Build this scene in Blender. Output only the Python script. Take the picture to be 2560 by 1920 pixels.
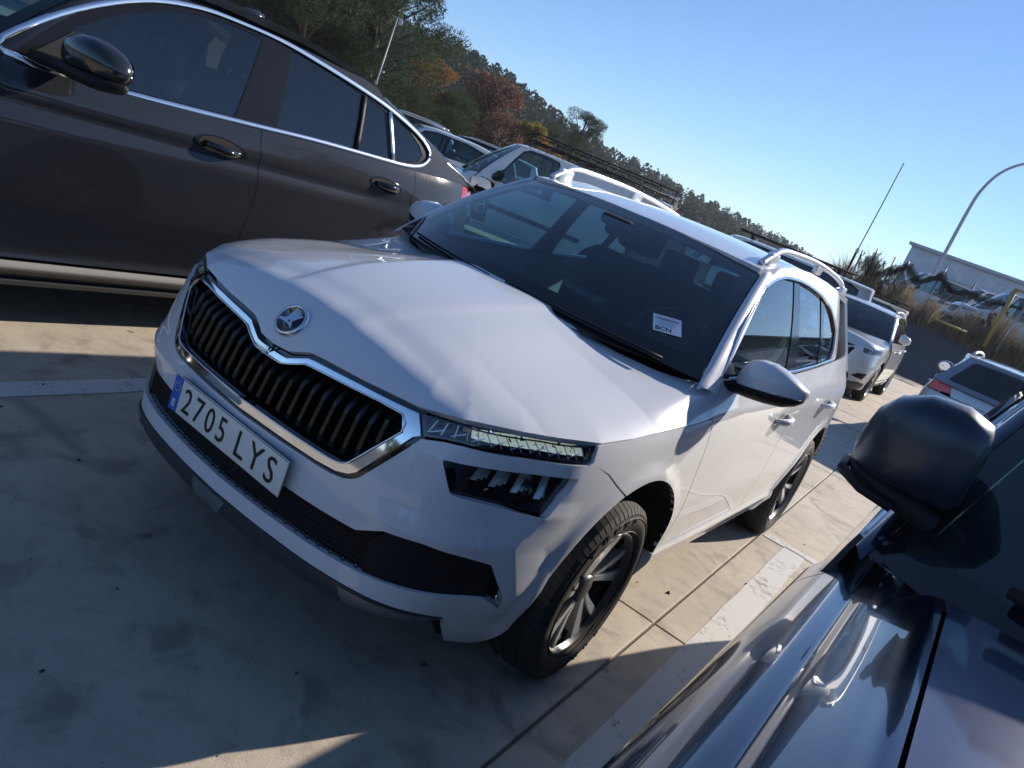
import bpy, bmesh, math, random
import numpy as np
from mathutils import Vector, Matrix
from mathutils.geometry import delaunay_2d_cdt
random.seed(7); np.random.seed(7)
D = bpy.data
for o in list(D.objects): D.objects.remove(o)
SC = bpy.context.scene
COL = SC.collection
# ---------------------------------------------------------------- camera
cam_d = D.cameras.new('camera'); cam = D.objects.new('camera', cam_d); COL.objects.link(cam)
cam_d.sensor_width = 36.0; cam_d.lens = 27.59; cam_d.clip_start = 0.05; cam_d.clip_end = 3000
_C = Vector((1.55360656, -2.25826813, 1.50222111))
_r = np.array([1.64681732, 0.797941353, -0.0864735123]); _t = np.linalg.norm(_r); _k = _r/_t
_K = np.array([[0, -_k[2], _k[1]], [_k[2], 0, -_k[0]], [-_k[1], _k[0], 0]])
_R = np.eye(3)+math.sin(_t)*_K+(1-math.cos(_t))*_K@_K      # rows: right, down, forward
cam.matrix_world = Matrix(((_R[0, 0], -_R[1, 0], -_R[2, 0], _C.x), (_R[0, 1], -_R[1, 1], -_R[2, 1], _C.y), (_R[0, 2], -_R[1, 2], -_R[2, 2], _C.z), (0, 0, 0, 1)))
SC.camera = cam
# ---------------------------------------------------------------- sky and sun
SUN_AZ, SUN_EL = math.radians(20.0), math.radians(26.0)       # azimuth from +Y towards +X
world = D.worlds.new('World'); SC.world = world; world.use_nodes = True
nt = world.node_tree; bg = nt.nodes['Background']
sky = nt.nodes.new('ShaderNodeTexSky'); sky.sky_type = 'NISHITA'; sky.sun_disc = False
sky.sun_elevation = SUN_EL; sky.sun_rotation = SUN_AZ
sky.air_density = 0.85; sky.dust_density = 0.0; sky.ozone_density = 6.0; sky.altitude = 100
nt.links.new(sky.outputs[0], bg.inputs[0]); bg.inputs[1].default_value = 0.074
sl = D.lights.new('sun', 'SUN'); sun = D.objects.new('sun', sl); COL.objects.link(sun)
sl.energy = 3.4; sl.angle = math.radians(0.53); sl.color = (1.0, 0.90, 0.77)
_sd = Vector((math.sin(SUN_AZ)*math.cos(SUN_EL), math.cos(SUN_AZ)*math.cos(SUN_EL), math.sin(SUN_EL)))
sun.rotation_euler = _sd.to_track_quat('Z', 'Y').to_euler(); sun.location = (20, 40, 30)
vs = SC.view_settings; vs.view_transform = 'Standard'; vs.look = 'None'; vs.exposure = 1.0; vs.gamma = 1.0; vs.use_curve_mapping = False
SC.render.engine = 'CYCLES'
SC.cycles.max_bounces = 10; SC.cycles.transparent_max_bounces = 24; SC.cycles.glossy_bounces = 5; SC.cycles.transmission_bounces = 8
# ================================================================ geometry library
def pchip(xs, ys, x):
    xs = np.asarray(xs, float); ys = np.asarray(ys, float); x = np.asarray(x, float)
    h = np.diff(xs); dl = np.diff(ys)/h; n = len(xs); m = np.zeros(n)
    if n == 2: m[:] = dl[0]
    else:
        for i in range(1, n-1):
            if dl[i-1]*dl[i] > 0:
                w1 = 2*h[i]+h[i-1]; w2 = h[i]+2*h[i-1]; m[i] = (w1+w2)/(w1/dl[i-1]+w2/dl[i])
        m[0] = dl[0]; m[-1] = dl[-1]
    i = np.clip(np.searchsorted(xs, x)-1, 0, n-2); t = (x-xs[i])/h[i]; tc = np.clip(t, 0, 1); hh = h[i]
    r = (1+2*tc)*(1-tc)**2*ys[i]+tc*(1-tc)**2*hh*m[i]+tc*tc*(3-2*tc)*ys[i+1]+tc*tc*(tc-1)*hh*m[i+1]
    return r+np.where(t < 0, t*hh*m[0], 0)+np.where(t > 1, (t-1)*hh*m[-1], 0)
class Spline:
    def __init__(s, pts):
        p = np.array(pts, float); L = np.concatenate([[0], np.cumsum(np.linalg.norm(np.diff(p, axis=0), axis=1))])
        s.L = L; s.p = p; m = np.zeros_like(p)
        m[1:-1] = (p[2:]-p[:-2])/(L[2:]-L[:-2])[:, None]; m[0] = (p[1]-p[0])/(L[1]-L[0]); m[-1] = (p[-1]-p[-2])/(L[-1]-L[-2]); s.m = m
    def __call__(s, t):
        t = np.asarray(t, float); L = s.L; i = np.clip(np.searchsorted(L, t)-1, 0, len(L)-2); h = (L[i+1]-L[i]); u = ((t-L[i])/h)[..., None]; h = h[..., None]
        return (1+2*u)*(1-u)**2*s.p[i]+u*(1-u)**2*h*s.m[i]+u*u*(3-2*u)*s.p[i+1]+u*u*(u-1)*h*s.m[i+1]
    def even(s, n): return s(np.linspace(0, s.L[-1], n))
class Shell:
    """lower car body: plan outline (front centre -> side -> rear centre) pushed in by d(s, z)"""
    def __init__(S, plan, stations, arches=(), extra=None):
        S.extra = extra
        S.C = Spline(plan); S.end = S.C.L[-1]
        t = np.linspace(0, S.end, 2000); p = S.C(t); S.t = t; S.px = p[:, 0]; S.py = p[:, 1]; S.im = int(np.argmax(S.px))
        S.st = [(S.s_at(*k), np.array(v)) for k, v in stations]; S.ss = np.array([a for a, _ in S.st]); S.arches = arches
    def s_at(S, kind, val):
        if kind == 'x': return float(np.interp(val, S.px[:S.im+1], S.t[:S.im+1]))
        if kind == 'y': return float(np.interp(val, S.py, S.t))
        if kind == 'rx': return float(np.interp(-val, -S.px[S.im:], S.t[S.im:]))
        return val
    def sy(S, y): return float(np.interp(y, S.py, S.t))
    def d(S, s, z):
        Dm = np.array([pchip(v[:, 0], v[:, 1], z) for _, v in S.st]); K = len(S.ss)
        i = np.clip(np.searchsorted(S.ss, s)-1, 0, K-2); h = S.ss[i+1]-S.ss[i]; u = np.clip((s-S.ss[i])/h, 0, 1)
        ar = np.arange(len(s)); a, b = Dm[i, ar], Dm[i+1, ar]; r = a+(b-a)*(u*u*(3-2*u))
        y = np.interp(s, S.t, S.py); side = np.interp(s, S.t, S.px) > .5
        for cy, cz, r0, r1, amp in S.arches:
            q = np.hypot(y-cy, z-cz); t = np.clip((q-r0)/(r1-r0), 0, 1); r = r-np.where(side, amp*(1-t*t*(3-2*t)), 0)
        if S.extra is not None: r = r-S.extra(s, z)
        return r
    def __call__(S, s, z, off=0.0):
        s = np.atleast_1d(np.asarray(s, float)); z = np.atleast_1d(np.asarray(z, float)); s, z = np.broadcast_arrays(s, z)
        sg = np.where(s < 0, -1.0, 1.0); s = np.minimum(np.abs(s), S.end)
        p = S.C(s); e = 1e-3; tg = S.C(np.minimum(s+e, S.end))-S.C(np.maximum(s-e, 0)); tg /= np.linalg.norm(tg, axis=1)[:, None]
        q = p-np.stack([tg[:, 1], -tg[:, 0]], 1)*(S.d(s, z)-off)[:, None]
        return np.stack([q[:, 0]*sg, q[:, 1], z], 1)
    def fm(S, off=0.0): return lambda u, v: S(u, v, off)

def link(o, parent=None):
    COL.objects.link(o)
    if parent is not None: o.parent = parent
    return o
def empty(name, loc=(0, 0, 0), rz=0.0, label=None, cat=None, group=None):
    o = D.objects.new(name, None); o.location = loc; o.rotation_euler = (0, 0, rz); o.empty_display_size = .1
    COL.objects.link(o)
    if label: tag(o, label, cat, group)
    return o
def tag(o, label=None, cat=None, group=None, kind=None):
    if label: o['label'] = label
    if cat: o['category'] = cat
    if group: o['group'] = group
    if kind: o['kind'] = kind
    return o
def mobj(name, V, F, mat, parent=None, normals=None, smooth=True, loc=None):
    me = D.meshes.new(name); V = np.asarray(V, float)
    me.from_pydata(V.tolist(), [], [list(map(int, f)) for f in F])
    me.materials.append(mat)
    if smooth: me.polygons.foreach_set('use_smooth', [True]*len(me.polygons))
    me.update()
    if normals is not None: me.normals_split_custom_set_from_vertices(np.asarray(normals, float).tolist())
    o = D.objects.new(name, me)
    if loc is not None: o.location = loc
    return link(o, parent)
def densify(poly, res, closed=True):
    P = np.array(poly, float); out = []
    n = len(P); m = n if closed else n-1
    for i in range(m):
        a, b = P[i], P[(i+1) % n]; k = max(1, int(np.ceil(np.linalg.norm(b-a)/res)))
        for j in range(k): out.append(a+(b-a)*j/k)
    if not closed: out.append(P[-1])
    return np.array(out)
def smooth_poly(poly, n=6, closed=True):
    """catmull-rom through the points"""
    P = np.array(poly, float); N = len(P); out = []
    rng = range(N if closed else N-1)
    for i in rng:
        p0, p1, p2, p3 = (P[(i-1) % N], P[i], P[(i+1) % N], P[(i+2) % N]) if closed else (P[max(i-1, 0)], P[i], P[i+1], P[min(i+2, N-1)])
        for j in range(n):
            t = j/n; out.append(.5*((2*p1)+(-p0+p2)*t+(2*p0-5*p1+4*p2-p3)*t*t+(-p0+3*p1-3*p2+p3)*t**3))
    if not closed: out.append(P[-1])
    return [tuple(q) for q in out]
def round_poly(poly, r, n=4):
    """round the corners of a polygon"""
    P = np.array(poly, float); N = len(P); out = []
    for i in range(N):
        a, b, c = P[i-1], P[i], P[(i+1) % N]; u = a-b; v = c-b; lu = np.linalg.norm(u); lv = np.linalg.norm(v)
        k = min(r, .45*lu, .45*lv); p = b+u/lu*k; q = b+v/lv*k
        for j in range(n+1):
            t = j/n; out.append((1-t)**2*p+2*t*(1-t)*b+t*t*q)
    return [tuple(q) for q in out]
def inside(P, poly):
    x, y = P[:, 0], P[:, 1]; r = np.zeros(len(P), bool); q = np.array(poly, float); n = len(q)
    for i in range(n):
        x1, y1 = q[i]; x2, y2 = q[(i+1) % n]
        if y1 == y2: continue
        c = ((y1 > y) != (y2 > y)) & (x < (x2-x1)*(y-y1)/(y2-y1)+x1); r ^= c
    return r
def sym(half):
    """right half outline from centre to centre -> full outline"""
    return list(half)+[(-u, v) for u, v in reversed(half) if abs(u) > 1e-6]
def tri2d(poly, holes, res, resv=None):
    stag = resv is None; sc = np.array([1/res, 1/(resv or res)])          # work in cells, so long narrow cells stay regular
    loops = [densify(np.array(poly, float)*sc, 1.0)]+[densify(np.array(h, float)*sc, 1.0) for h in holes]
    pts = []; edges = []
    for L in loops:
        b = len(pts); pts += [tuple(p) for p in L]; edges += [(b+i, b+(i+1) % len(L)) for i in range(len(L))]
    A = np.array(pts); lo, hi = A.min(0), A.max(0); gx = np.arange(lo[0]+.5, hi[0], 1.0); gy = np.arange(lo[1]+.5, hi[1], 1.0)
    if len(gx) and len(gy):
        X, Y = np.meshgrid(gx, gy); X[1::2] += .5*stag; G = np.stack([X.ravel(), Y.ravel()], 1); m = inside(G, loops[0])
        for h in loops[1:]: m &= ~inside(G, h)
        G = G[m]
        if len(G):
            keep = np.ones(len(G), bool)
            for i in range(0, len(G), 2000): keep[i:i+2000] = ((G[i:i+2000, None]-A[None])**2).sum(2).min(1) > .12
            pts += [tuple(p) for p in G[keep]]
    r = delaunay_2d_cdt([Vector(p) for p in pts], edges, [], 0, 1e-6)
    V = np.array([tuple(v) for v in r[0]]); F = np.array([f for f in r[2] if len(f) == 3]); cen = V[F].mean(1); m = inside(cen, loops[0])
    for h in loops[1:]: m &= ~inside(cen, h)
    return V/sc, [tuple(int(i) for i in f) for f in F[m]]
def surf_normals(fm, U, V, e=1.2e-3):
    du = fm(U+e, V)-fm(U-e, V); dv = fm(U, V+e)-fm(U, V-e); n = np.cross(du, dv); l = np.linalg.norm(n, axis=1); l[l == 0] = 1
    return n/l[:, None]
def panel(name, fm, poly, mat, parent=None, holes=(), res=.03, resv=None, flange=.014, flip=False, mirror=False, thick=0.0):
    """sheet cut out of the surface fm(u, v) by a polygon, with folded-in edges"""
    V2, F = tri2d(poly, holes, res, resv)
    U, W = V2[:, 0].copy(), V2[:, 1].copy(); P = fm(U, W); N = surf_normals(fm, U, W)
    if flip: N = -N
    # orient faces
    f0 = np.array(F); fn = np.cross(P[f0[:, 1]]-P[f0[:, 0]], P[f0[:, 2]]-P[f0[:, 0]]); sgn = (fn*N[f0[:, 0]]).sum(1)
    F = [tuple(f) if s > 0 else (f[0], f[2], f[1]) for f, s in zip(F, sgn)]
    VV = [P]; NN = [N]; base = len(P); FF = list(F)
    if flange:
        cnt = {}
        for f in F:
            for a, b in ((f[0], f[1]), (f[1], f[2]), (f[2], f[0])):
                k = (min(a, b), max(a, b)); cnt[k] = None if k in cnt else (a, b)
        for e in cnt.values():
            if e is None: continue
            a, b = e; t = P[b]-P[a]; n = N[a]; o = np.cross(t, n); l = np.linalg.norm(o)
            if l < 1e-9: continue
            o = o/l; i = base; base += 4
            VV.append(np.array([P[a], P[b], P[b]-N[b]*flange, P[a]-N[a]*flange])); NN.append(np.array([o]*4)); FF.append((i+1, i, i+3, i+2))
    V = np.concatenate(VV); Nn = np.concatenate(NN)
    if mirror: V = V*[-1, 1, 1]; Nn = Nn*[-1, 1, 1]; FF = [tuple(reversed(f)) for f in FF]
    return mobj(name, V, FF, mat, parent, Nn)
def grid(name, P, mat, parent=None, closeu=False, closev=False, caps=False, flip=False, smooth=True):
    """P: (n, m, 3) array of points -> quad grid"""
    P = np.asarray(P, float); n, m = P.shape[:2]; F = []
    for i in range(n if closeu else n-1):
        for j in range(m if closev else m-1):
            a, b, c, d = i*m+j, ((i+1) % n)*m+j, ((i+1) % n)*m+(j+1) % m, i*m+(j+1) % m
            F.append((a, d, c, b) if flip else (a, b, c, d))
    if caps:
        F.append(tuple(range(m)) if not flip else tuple(reversed(range(m)))); F.append(tuple(reversed([(n-1)*m+j for j in range(m)])) if not flip else tuple((n-1)*m+j for j in range(m)))
    return mobj(name, P.reshape(-1, 3), F, mat, parent, smooth=smooth)
def frames(path, up=(0, 0, 1), closed=False):
    P = np.asarray(path, float)
    if closed: T = np.roll(P, -1, 0)-np.roll(P, 1, 0)
    else: T = np.gradient(P, axis=0)
    T /= np.maximum(np.linalg.norm(T, axis=1), 1e-9)[:, None]; up = np.asarray(up, float)
    if up.ndim == 1: up = np.tile(up, (len(P), 1))
    S = np.cross(T, up); l = np.linalg.norm(S, axis=1); S[l < 1e-4] = (1, 0, 0); S /= np.linalg.norm(S, axis=1)[:, None]; Nn = np.cross(S, T)
    return P, T, S, Nn
def sweep(name, path, prof, mat, parent=None, up=(0, 0, 1), closed=False, scale=None, caps=True, smooth=True):
    """prof: list of (side, up) offsets"""
    P, T, S, Nn = frames(path, up, closed); pr = np.array(prof, float); k = len(pr)
    sc = np.ones(len(P)) if scale is None else np.asarray(scale, float)
    G = P[:, None]+S[:, None]*(pr[None, :, 0:1]*sc[:, None, None])+Nn[:, None]*(pr[None, :, 1:2]*sc[:, None, None])
    return grid(name, G, mat, parent, closeu=closed, closev=True, caps=caps and not closed, smooth=smooth)
def circ(r, n=10, a0=0.0): return [(r*math.cos(a0+2*math.pi*i/n), r*math.sin(a0+2*math.pi*i/n)) for i in range(n)]
def rect(w, h, b=0.0):
    w, h = w/2, h/2
    if b <= 0: return [(-w, -h), (w, -h), (w, h), (-w, h)]
    return [(-w+b, -h), (w-b, -h), (w, -h+b), (w, h-b), (w-b, h), (-w+b, h), (-w, h-b), (-w, -h+b)]
def tube(name, path, r, mat, parent=None, n=8, **k): return sweep(name, path, circ(r, n), mat, parent, **k)
def loft(name, secs, mat, parent=None, caps=True, flip=False, smooth=True): return grid(name, np.array(secs), mat, parent, closev=True, caps=caps, flip=flip, smooth=smooth)
def fix_normals(o):
    bm = bmesh.new(); bm.from_mesh(o.data); bmesh.ops.recalc_face_normals(bm, faces=bm.faces); bm.to_mesh(o.data); bm.free(); return o
def box(name, c, s, mat, parent=None, bevel=0.0, rot=None, seg=2):
    bm = bmesh.new(); bmesh.ops.create_cube(bm, size=1.0)
    for v in bm.verts: v.co = Vector((v.co.x*s[0], v.co.y*s[1], v.co.z*s[2]))
    if bevel: bmesh.ops.bevel(bm, geom=list(bm.edges), offset=bevel, segments=seg, affect='EDGES', profile=.5)
    M = Matrix.Translation(c)
    if rot is not None: M = M @ (rot.to_4x4() if isinstance(rot, Matrix) else Matrix.Rotation(rot, 4, 'Z'))
    bm.transform(M); me = D.meshes.new(name); bm.to_mesh(me); bm.free(); me.materials.append(mat)
    if bevel: me.polygons.foreach_set('use_smooth', [True]*len(me.polygons)); me.set_sharp_from_angle(angle=.7)
    o = D.objects.new(name, me); return link(o, parent)
def lathe(name, prof, mat, parent=None, axis='x', n=48, centre=(0, 0, 0), closed=False):
    """prof: (axial, radius) pairs turned about an axis"""
    pr = np.array(prof, float); a = np.linspace(0, 2*np.pi, n, endpoint=False)
    A = np.zeros((len(pr), n, 3)); c, s = np.cos(a), np.sin(a)
    if axis == 'x': A[..., 0] = pr[:, 0:1]; A[..., 1] = pr[:, 1:2]*c; A[..., 2] = pr[:, 1:2]*s
    elif axis == 'z': A[..., 2] = pr[:, 0:1]; A[..., 0] = pr[:, 1:2]*c; A[..., 1] = pr[:, 1:2]*s
    else: A[..., 1] = pr[:, 0:1]; A[..., 2] = pr[:, 1:2]*c; A[..., 0] = pr[:, 1:2]*s
    o = grid(name, A+np.array(centre), mat, parent, closeu=closed, closev=True); fix_normals(o); return o
def join(name, objs, parent=None):
    """several helper meshes -> one mesh object"""
    bm = bmesh.new(); mats = []
    for o in objs:
        me = o.data; m = me.materials[0]
        if m not in mats: mats.append(m)
        k = mats.index(m); n0 = len(bm.faces); bm.from_mesh(me); bm.faces.ensure_lookup_table()
        for f in bm.faces[n0:]: f.material_index = k
    me = D.meshes.new(name); bm.to_mesh(me); bm.free()
    for m in mats: me.materials.append(m)
    for o in objs:
        d = o.data; D.objects.remove(o); D.meshes.remove(d)
    return link(D.objects.new(name, me), parent)
def text_mesh(name, body, size, mat, parent=None, M=None, depth=.0008, sx=1.0, bold=0.0, align='CENTER', space=1.0, fit=None):
    cu = D.curves.new(name, 'FONT'); cu.body = body; cu.size = size; cu.align_x = align; cu.align_y = 'CENTER'; cu.extrude = depth; cu.offset = bold; cu.resolution_u = 3; cu.space_character = space
    o = D.objects.new(name, cu); COL.objects.link(o); dg = bpy.context.evaluated_depsgraph_get(); me = D.meshes.new_from_object(o.evaluated_get(dg)); D.objects.remove(o); D.curves.remove(cu)
    me.transform(Matrix.Diagonal((sx, 1, 1, 1)))
    if fit:
        co = np.array([v.co[:] for v in me.vertices]); lo, hi = co.min(0), co.max(0); me.transform(Matrix.Diagonal((fit[0]/(hi[0]-lo[0]), fit[1]/(hi[1]-lo[1]), 1, 1)) @ Matrix.Translation((-(lo[0]+hi[0])/2, -(lo[1]+hi[1])/2, 0)))
    if M is not None: me.transform(M)
    me.materials.clear(); me.materials.append(mat); me.name = name
    return link(D.objects.new(name, me), parent)
def basis(o, ex, ey):
    ex = Vector(ex).normalized(); ez = ex.cross(Vector(ey)).normalized(); ey = ez.cross(ex)
    return Matrix(((ex.x, ey.x, ez.x, o[0]), (ex.y, ey.y, ez.y, o[1]), (ex.z, ey.z, ez.z, o[2]), (0, 0, 0, 1)))
def copy_tree(o, parent=None, skip=()):
    c = o.copy(); COL.objects.link(c); c.parent = parent
    for ch in list(o.children):
        if ch.name.split('.')[0] not in skip: copy_tree(ch, c, skip)
    return c
# ================================================================ materials
def M_(name, col, rough=.5, metal=0.0, coat=0.0, spec=.5, **k):
    m = D.materials.new(name); m.use_nodes = True; b = m.node_tree.nodes['Principled BSDF']
    b.inputs['Base Color'].default_value = (*col, 1); b.inputs['Roughness'].default_value = rough; b.inputs['Metallic'].default_value = metal
    b.inputs['Coat Weight'].default_value = coat; b.inputs['Coat Roughness'].default_value = k.get('coat_rough', .03); b.inputs['Specular IOR Level'].default_value = spec
    if 'emit' in k: b.inputs['Emission Color'].default_value = (*k['emit'], 1); b.inputs['Emission Strength'].default_value = k.get('es', 1)
    return m
def node(m, t, **kw):
    n = m.node_tree.nodes.new(t)
    for k, v in kw.items():
        if k in ('operation', 'blend_type', 'data_type', 'noise_dimensions', 'feature', 'distance', 'wave_type', 'bands_direction', 'interpolation_type', 'gradient_type'): setattr(n, k, v)
        else: n.inputs[k.replace('_', ' ')].default_value = v
    return n
def lk(m, a, b): m.node_tree.links.new(a, b)
def bsdf(m): return m.node_tree.nodes['Principled BSDF']
def noise(m, scale, detail=4, rough=.55, vec=None, dist=0.0):
    n = m.node_tree.nodes.new('ShaderNodeTexNoise'); n.inputs['Scale'].default_value = scale; n.inputs['Detail'].default_value = detail; n.inputs['Roughness'].default_value = rough; n.inputs['Distortion'].default_value = dist
    if vec is not None: lk(m, vec, n.inputs['Vector'])
    return n
def ramp(m, src, stops):
    r = m.node_tree.nodes.new('ShaderNodeValToRGB'); e = r.color_ramp.elements
    while len(e) < len(stops): e.new(.5)
    for i, (p, c) in enumerate(stops): e[i].position = p; e[i].color = (*c, 1) if len(c) == 3 else c
    lk(m, src, r.inputs[0]); return r
def mixc(m, fac, a, b, mode='MIX'):
    n = m.node_tree.nodes.new('ShaderNodeMix'); n.data_type = 'RGBA'; n.blend_type = mode
    for s, v in ((n.inputs[0], fac), (n.inputs[6], a), (n.inputs[7], b)):
        if isinstance(v, (int, float)): s.default_value = v
        elif isinstance(v, tuple): s.default_value = (*v, 1)
        else: lk(m, v, s)
    return n.outputs[2]
def mth(m, op, a, b=None, clamp=False):
    n = m.node_tree.nodes.new('ShaderNodeMath'); n.operation = op; n.use_clamp = clamp
    for i, v in enumerate((a, b)):
        if v is None: continue
        if isinstance(v, (int, float)): n.inputs[i].default_value = v
        else: lk(m, v, n.inputs[i])
    return n.outputs[0]
def bump(m, h, strength=.3, dist=.01):
    n = m.node_tree.nodes.new('ShaderNodeBump'); n.inputs['Strength'].default_value = strength; n.inputs['Distance'].default_value = dist; lk(m, h, n.inputs['Height']); lk(m, n.outputs[0], bsdf(m).inputs['Normal']); return n
def objco(m):
    return m.node_tree.nodes.new('ShaderNodeTexCoord').outputs['Object']
def paint(name, col, rough=.25, metal=0.0, dirt=.12, coat=1.0, dcol=(.36, .31, .25), orange=.004, crough=.02, spec=.5):
    """clear-coated car paint with a little road dust"""
    m = M_(name, col, rough, metal, coat, spec, coat_rough=crough); b = bsdf(m); co = objco(m)
    n1 = noise(m, 3.0, 6, .6, co); n2 = noise(m, 40, 5, .7, co)
    f = mth(m, 'MULTIPLY', mth(m, 'MULTIPLY', n1.outputs[0], n2.outputs[0]), dirt*2.2, True)
    lk(m, mixc(m, f, col, dcol), b.inputs['Base Color'])
    lk(m, mth(m, 'ADD', mth(m, 'MULTIPLY', n2.outputs[0], dirt*.35), crough), b.inputs['Coat Roughness'])
    return m
def glass(name, tint=(.55, .75, .75), rough=0.0, dust=0.03):
    """thin automotive glass: tinted see-through plus mirror reflection by Fresnel"""
    m = D.materials.new(name); m.use_nodes = True; t = m.node_tree; t.nodes.clear()
    out = t.nodes.new('ShaderNodeOutputMaterial'); tr = t.nodes.new('ShaderNodeBsdfTransparent'); tr.inputs[0].default_value = (*tint, 1)
    gl = t.nodes.new('ShaderNodeBsdfGlossy'); gl.inputs['Roughness'].default_value = rough; gl.inputs[0].default_value = (1, 1, 1, 1)
    lw = t.nodes.new('ShaderNodeLayerWeight'); lw.inputs[0].default_value = .5
    pw = t.nodes.new('ShaderNodeMath'); pw.operation = 'POWER'; pw.inputs[1].default_value = 5.0; t.links.new(lw.outputs['Facing'], pw.inputs[0])
    fr = t.nodes.new('ShaderNodeMath'); fr.operation = 'MULTIPLY_ADD'; fr.inputs[1].default_value = .91; fr.inputs[2].default_value = .09; t.links.new(pw.outputs[0], fr.inputs[0])
    df = t.nodes.new('ShaderNodeBsdfDiffuse'); df.inputs[0].default_value = (.5, .5, .48, 1)
    m1 = t.nodes.new('ShaderNodeMixShader'); m1.inputs[0].default_value = dust; t.links.new(tr.outputs[0], m1.inputs[1]); t.links.new(df.outputs[0], m1.inputs[2])
    mx = t.nodes.new('ShaderNodeMixShader'); t.links.new(fr.outputs[0], mx.inputs[0]); t.links.new(m1.outputs[0], mx.inputs[1]); t.links.new(gl.outputs[0], mx.inputs[2]); t.links.new(mx.outputs[0], out.inputs[0])
    return m
MT = {}
MT['white'] = paint('white_paint', (.66, .68, .72), .4, dirt=.07, spec=.25)
MT['chrome'] = M_('chrome', (.75, .76, .78), .07, 1.0)
MT['satin'] = M_('satin_silver', (.62, .63, .65), .28, 1.0)
MT['black'] = M_('black_plastic', (.016, .016, .018), .5, spec=.15)
MT['gblack'] = M_('gloss_black', (.008, .008, .01), .06, coat=.5)
MT['dgrey'] = M_('dark_grey_plastic', (.045, .047, .05), .55)
MT['lip'] = M_('grey_lip_paint', (.16, .17, .18), .35, .3)
MT['rubber'] = M_('tyre_rubber', (.022, .021, .02), .75)
MT['well'] = M_('wheel_well_black', (.008, .008, .008), .9)
MT['glass'] = glass('clear_car_glass', (.50, .72, .74), dust=.006)
MT['tglass'] = glass('tinted_car_glass', (.10, .13, .16), dust=.012)
MT['wglass'] = glass('windscreen_glass', (.30, .50, .55), dust=.008)
MT['lens'] = glass('lamp_lens', (.93, .96, .97), dust=.0)
MT['inter'] = M_('interior_dark', (.02, .02, .022), .7)
MT['seat'] = M_('seat_fabric', (.022, .023, .026), .9)
MT['refl'] = M_('lamp_reflector', (.85, .87, .88), .12, 1.0)
MT['alloy'] = M_('polished_alloy', (.70, .69, .67), .30, .65)
MT['alloyd'] = M_('anthracite_alloy', (.09, .088, .085), .38, .5)
MT['disc'] = M_('brake_disc', (.3, .29, .28), .4, 1.0)
MT['amber'] = M_('amber_lens', (.8, .25, .03), .2, coat=1)
MT['red'] = M_('tail_light_red', (.45, .012, .015), .12, coat=1)
MT['plate'] = M_('plate_white', (.74, .74, .70), .35)
MT['ink'] = M_('plate_black_print', (.01, .01, .01), .4)
MT['blue'] = M_('plate_blue', (.02, .11, .55), .35)
MT['paper'] = M_('paper_white', (.78, .80, .85), .6)
MT['orange'] = M_('indicator_orange', (.9, .3, .05), .25, coat=1)
# ================================================================ ground, lot, bank, hill
def concrete(name, base=(.50, .435, .345), stain=.65):
    m = M_(name, base, .82); co = m.node_tree.nodes.new('ShaderNodeNewGeometry').outputs['Position']
    n1 = noise(m, 1.1, 8, .62, co, .4); n2 = noise(m, 9.0, 6, .7, co); n3 = noise(m, 160, 3, .6, co); n4 = noise(m, 3.2, 5, .55, co, 1.2)
    c1 = ramp(m, n1.outputs[0], [(.28, tuple(v*.80 for v in base)), (.5, base), (.75, tuple(min(1, v*1.13) for v in base))]).outputs[0]
    c2 = mixc(m, .5, c1, ramp(m, n2.outputs[0], [(.30, (.50, .50, .50)), (.52, (1, 1, 1)), (.8, (1.10, 1.09, 1.07))]).outputs[0], 'MULTIPLY')
    st = ramp(m, n4.outputs[0], [(.55, (0, 0, 0)), (.68, (1, 1, 1))]).outputs[0]; c3 = mixc(m, mth(m, 'MULTIPLY', st, stain), c2, tuple(v*.42 for v in base))
    vo = m.node_tree.nodes.new('ShaderNodeTexVoronoi'); vo.inputs['Scale'].default_value = 3.1; lk(m, co, vo.inputs['Vector']); sp = ramp(m, vo.outputs['Distance'], [(.035, (1, 1, 1)), (.075, (0, 0, 0))]).outputs[0]
    c4 = mixc(m, mth(m, 'MULTIPLY', sp, .55), c3, (.05, .045, .04))
    lk(m, mixc(m, .35, c4, ramp(m, n3.outputs[0], [(.3, (.78, .78, .78)), (.7, (1.06, 1.06, 1.06))]).outputs[0], 'MULTIPLY'), bsdf(m).inputs['Base Color'])
    lk(m, mth(m, 'ADD', mth(m, 'MULTIPLY', n2.outputs[0], .25), .62), bsdf(m).inputs['Roughness'])
    bump(m, mth(m, 'ADD', n3.outputs[0], mth(m, 'MULTIPLY', n2.outputs[0], 1.5)), .35, .004); return m
MT['conc'] = concrete('concrete_slab')
MT['asph'] = concrete('old_asphalt', (.075, .075, .078), .3)
MT['dirt'] = concrete('bank_dirt', (.17, .14, .105), .4)
MT['bankm'] = concrete('bank_tarmac', (.10, .10, .105), .3)
MT['terr'] = concrete('terrace_gravel', (.30, .27, .23), .3)
def worn_paint(name):
    m = D.materials.new(name); m.use_nodes = True; b = bsdf(m); b.inputs['Base Color'].default_value = (.62, .61, .59, 1); b.inputs['Roughness'].default_value = .7
    co = m.node_tree.nodes.new('ShaderNodeNewGeometry').outputs['Position']; n1 = noise(m, 22, 8, .75, co); n2 = noise(m, 3, 4, .6, co)
    f = mth(m, 'ADD', mth(m, 'MULTIPLY', n1.outputs[0], .65), mth(m, 'MULTIPLY', n2.outputs[0], .45)); r = ramp(m, f, [(.40, (.12, .12, .12)), (.52, (.92, .92, .92))]); lk(m, r.outputs[0], b.inputs['Alpha']); return m
MT['line'] = worn_paint('worn_white_line')
g = mobj('ground', [(-900, -900, -.03), (900, -900, -.03), (900, 900, -.03), (-900, 900, -.03)], [(0, 1, 2, 3)], MT['asph'], None, smooth=False); tag(g, kind='structure')
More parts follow.
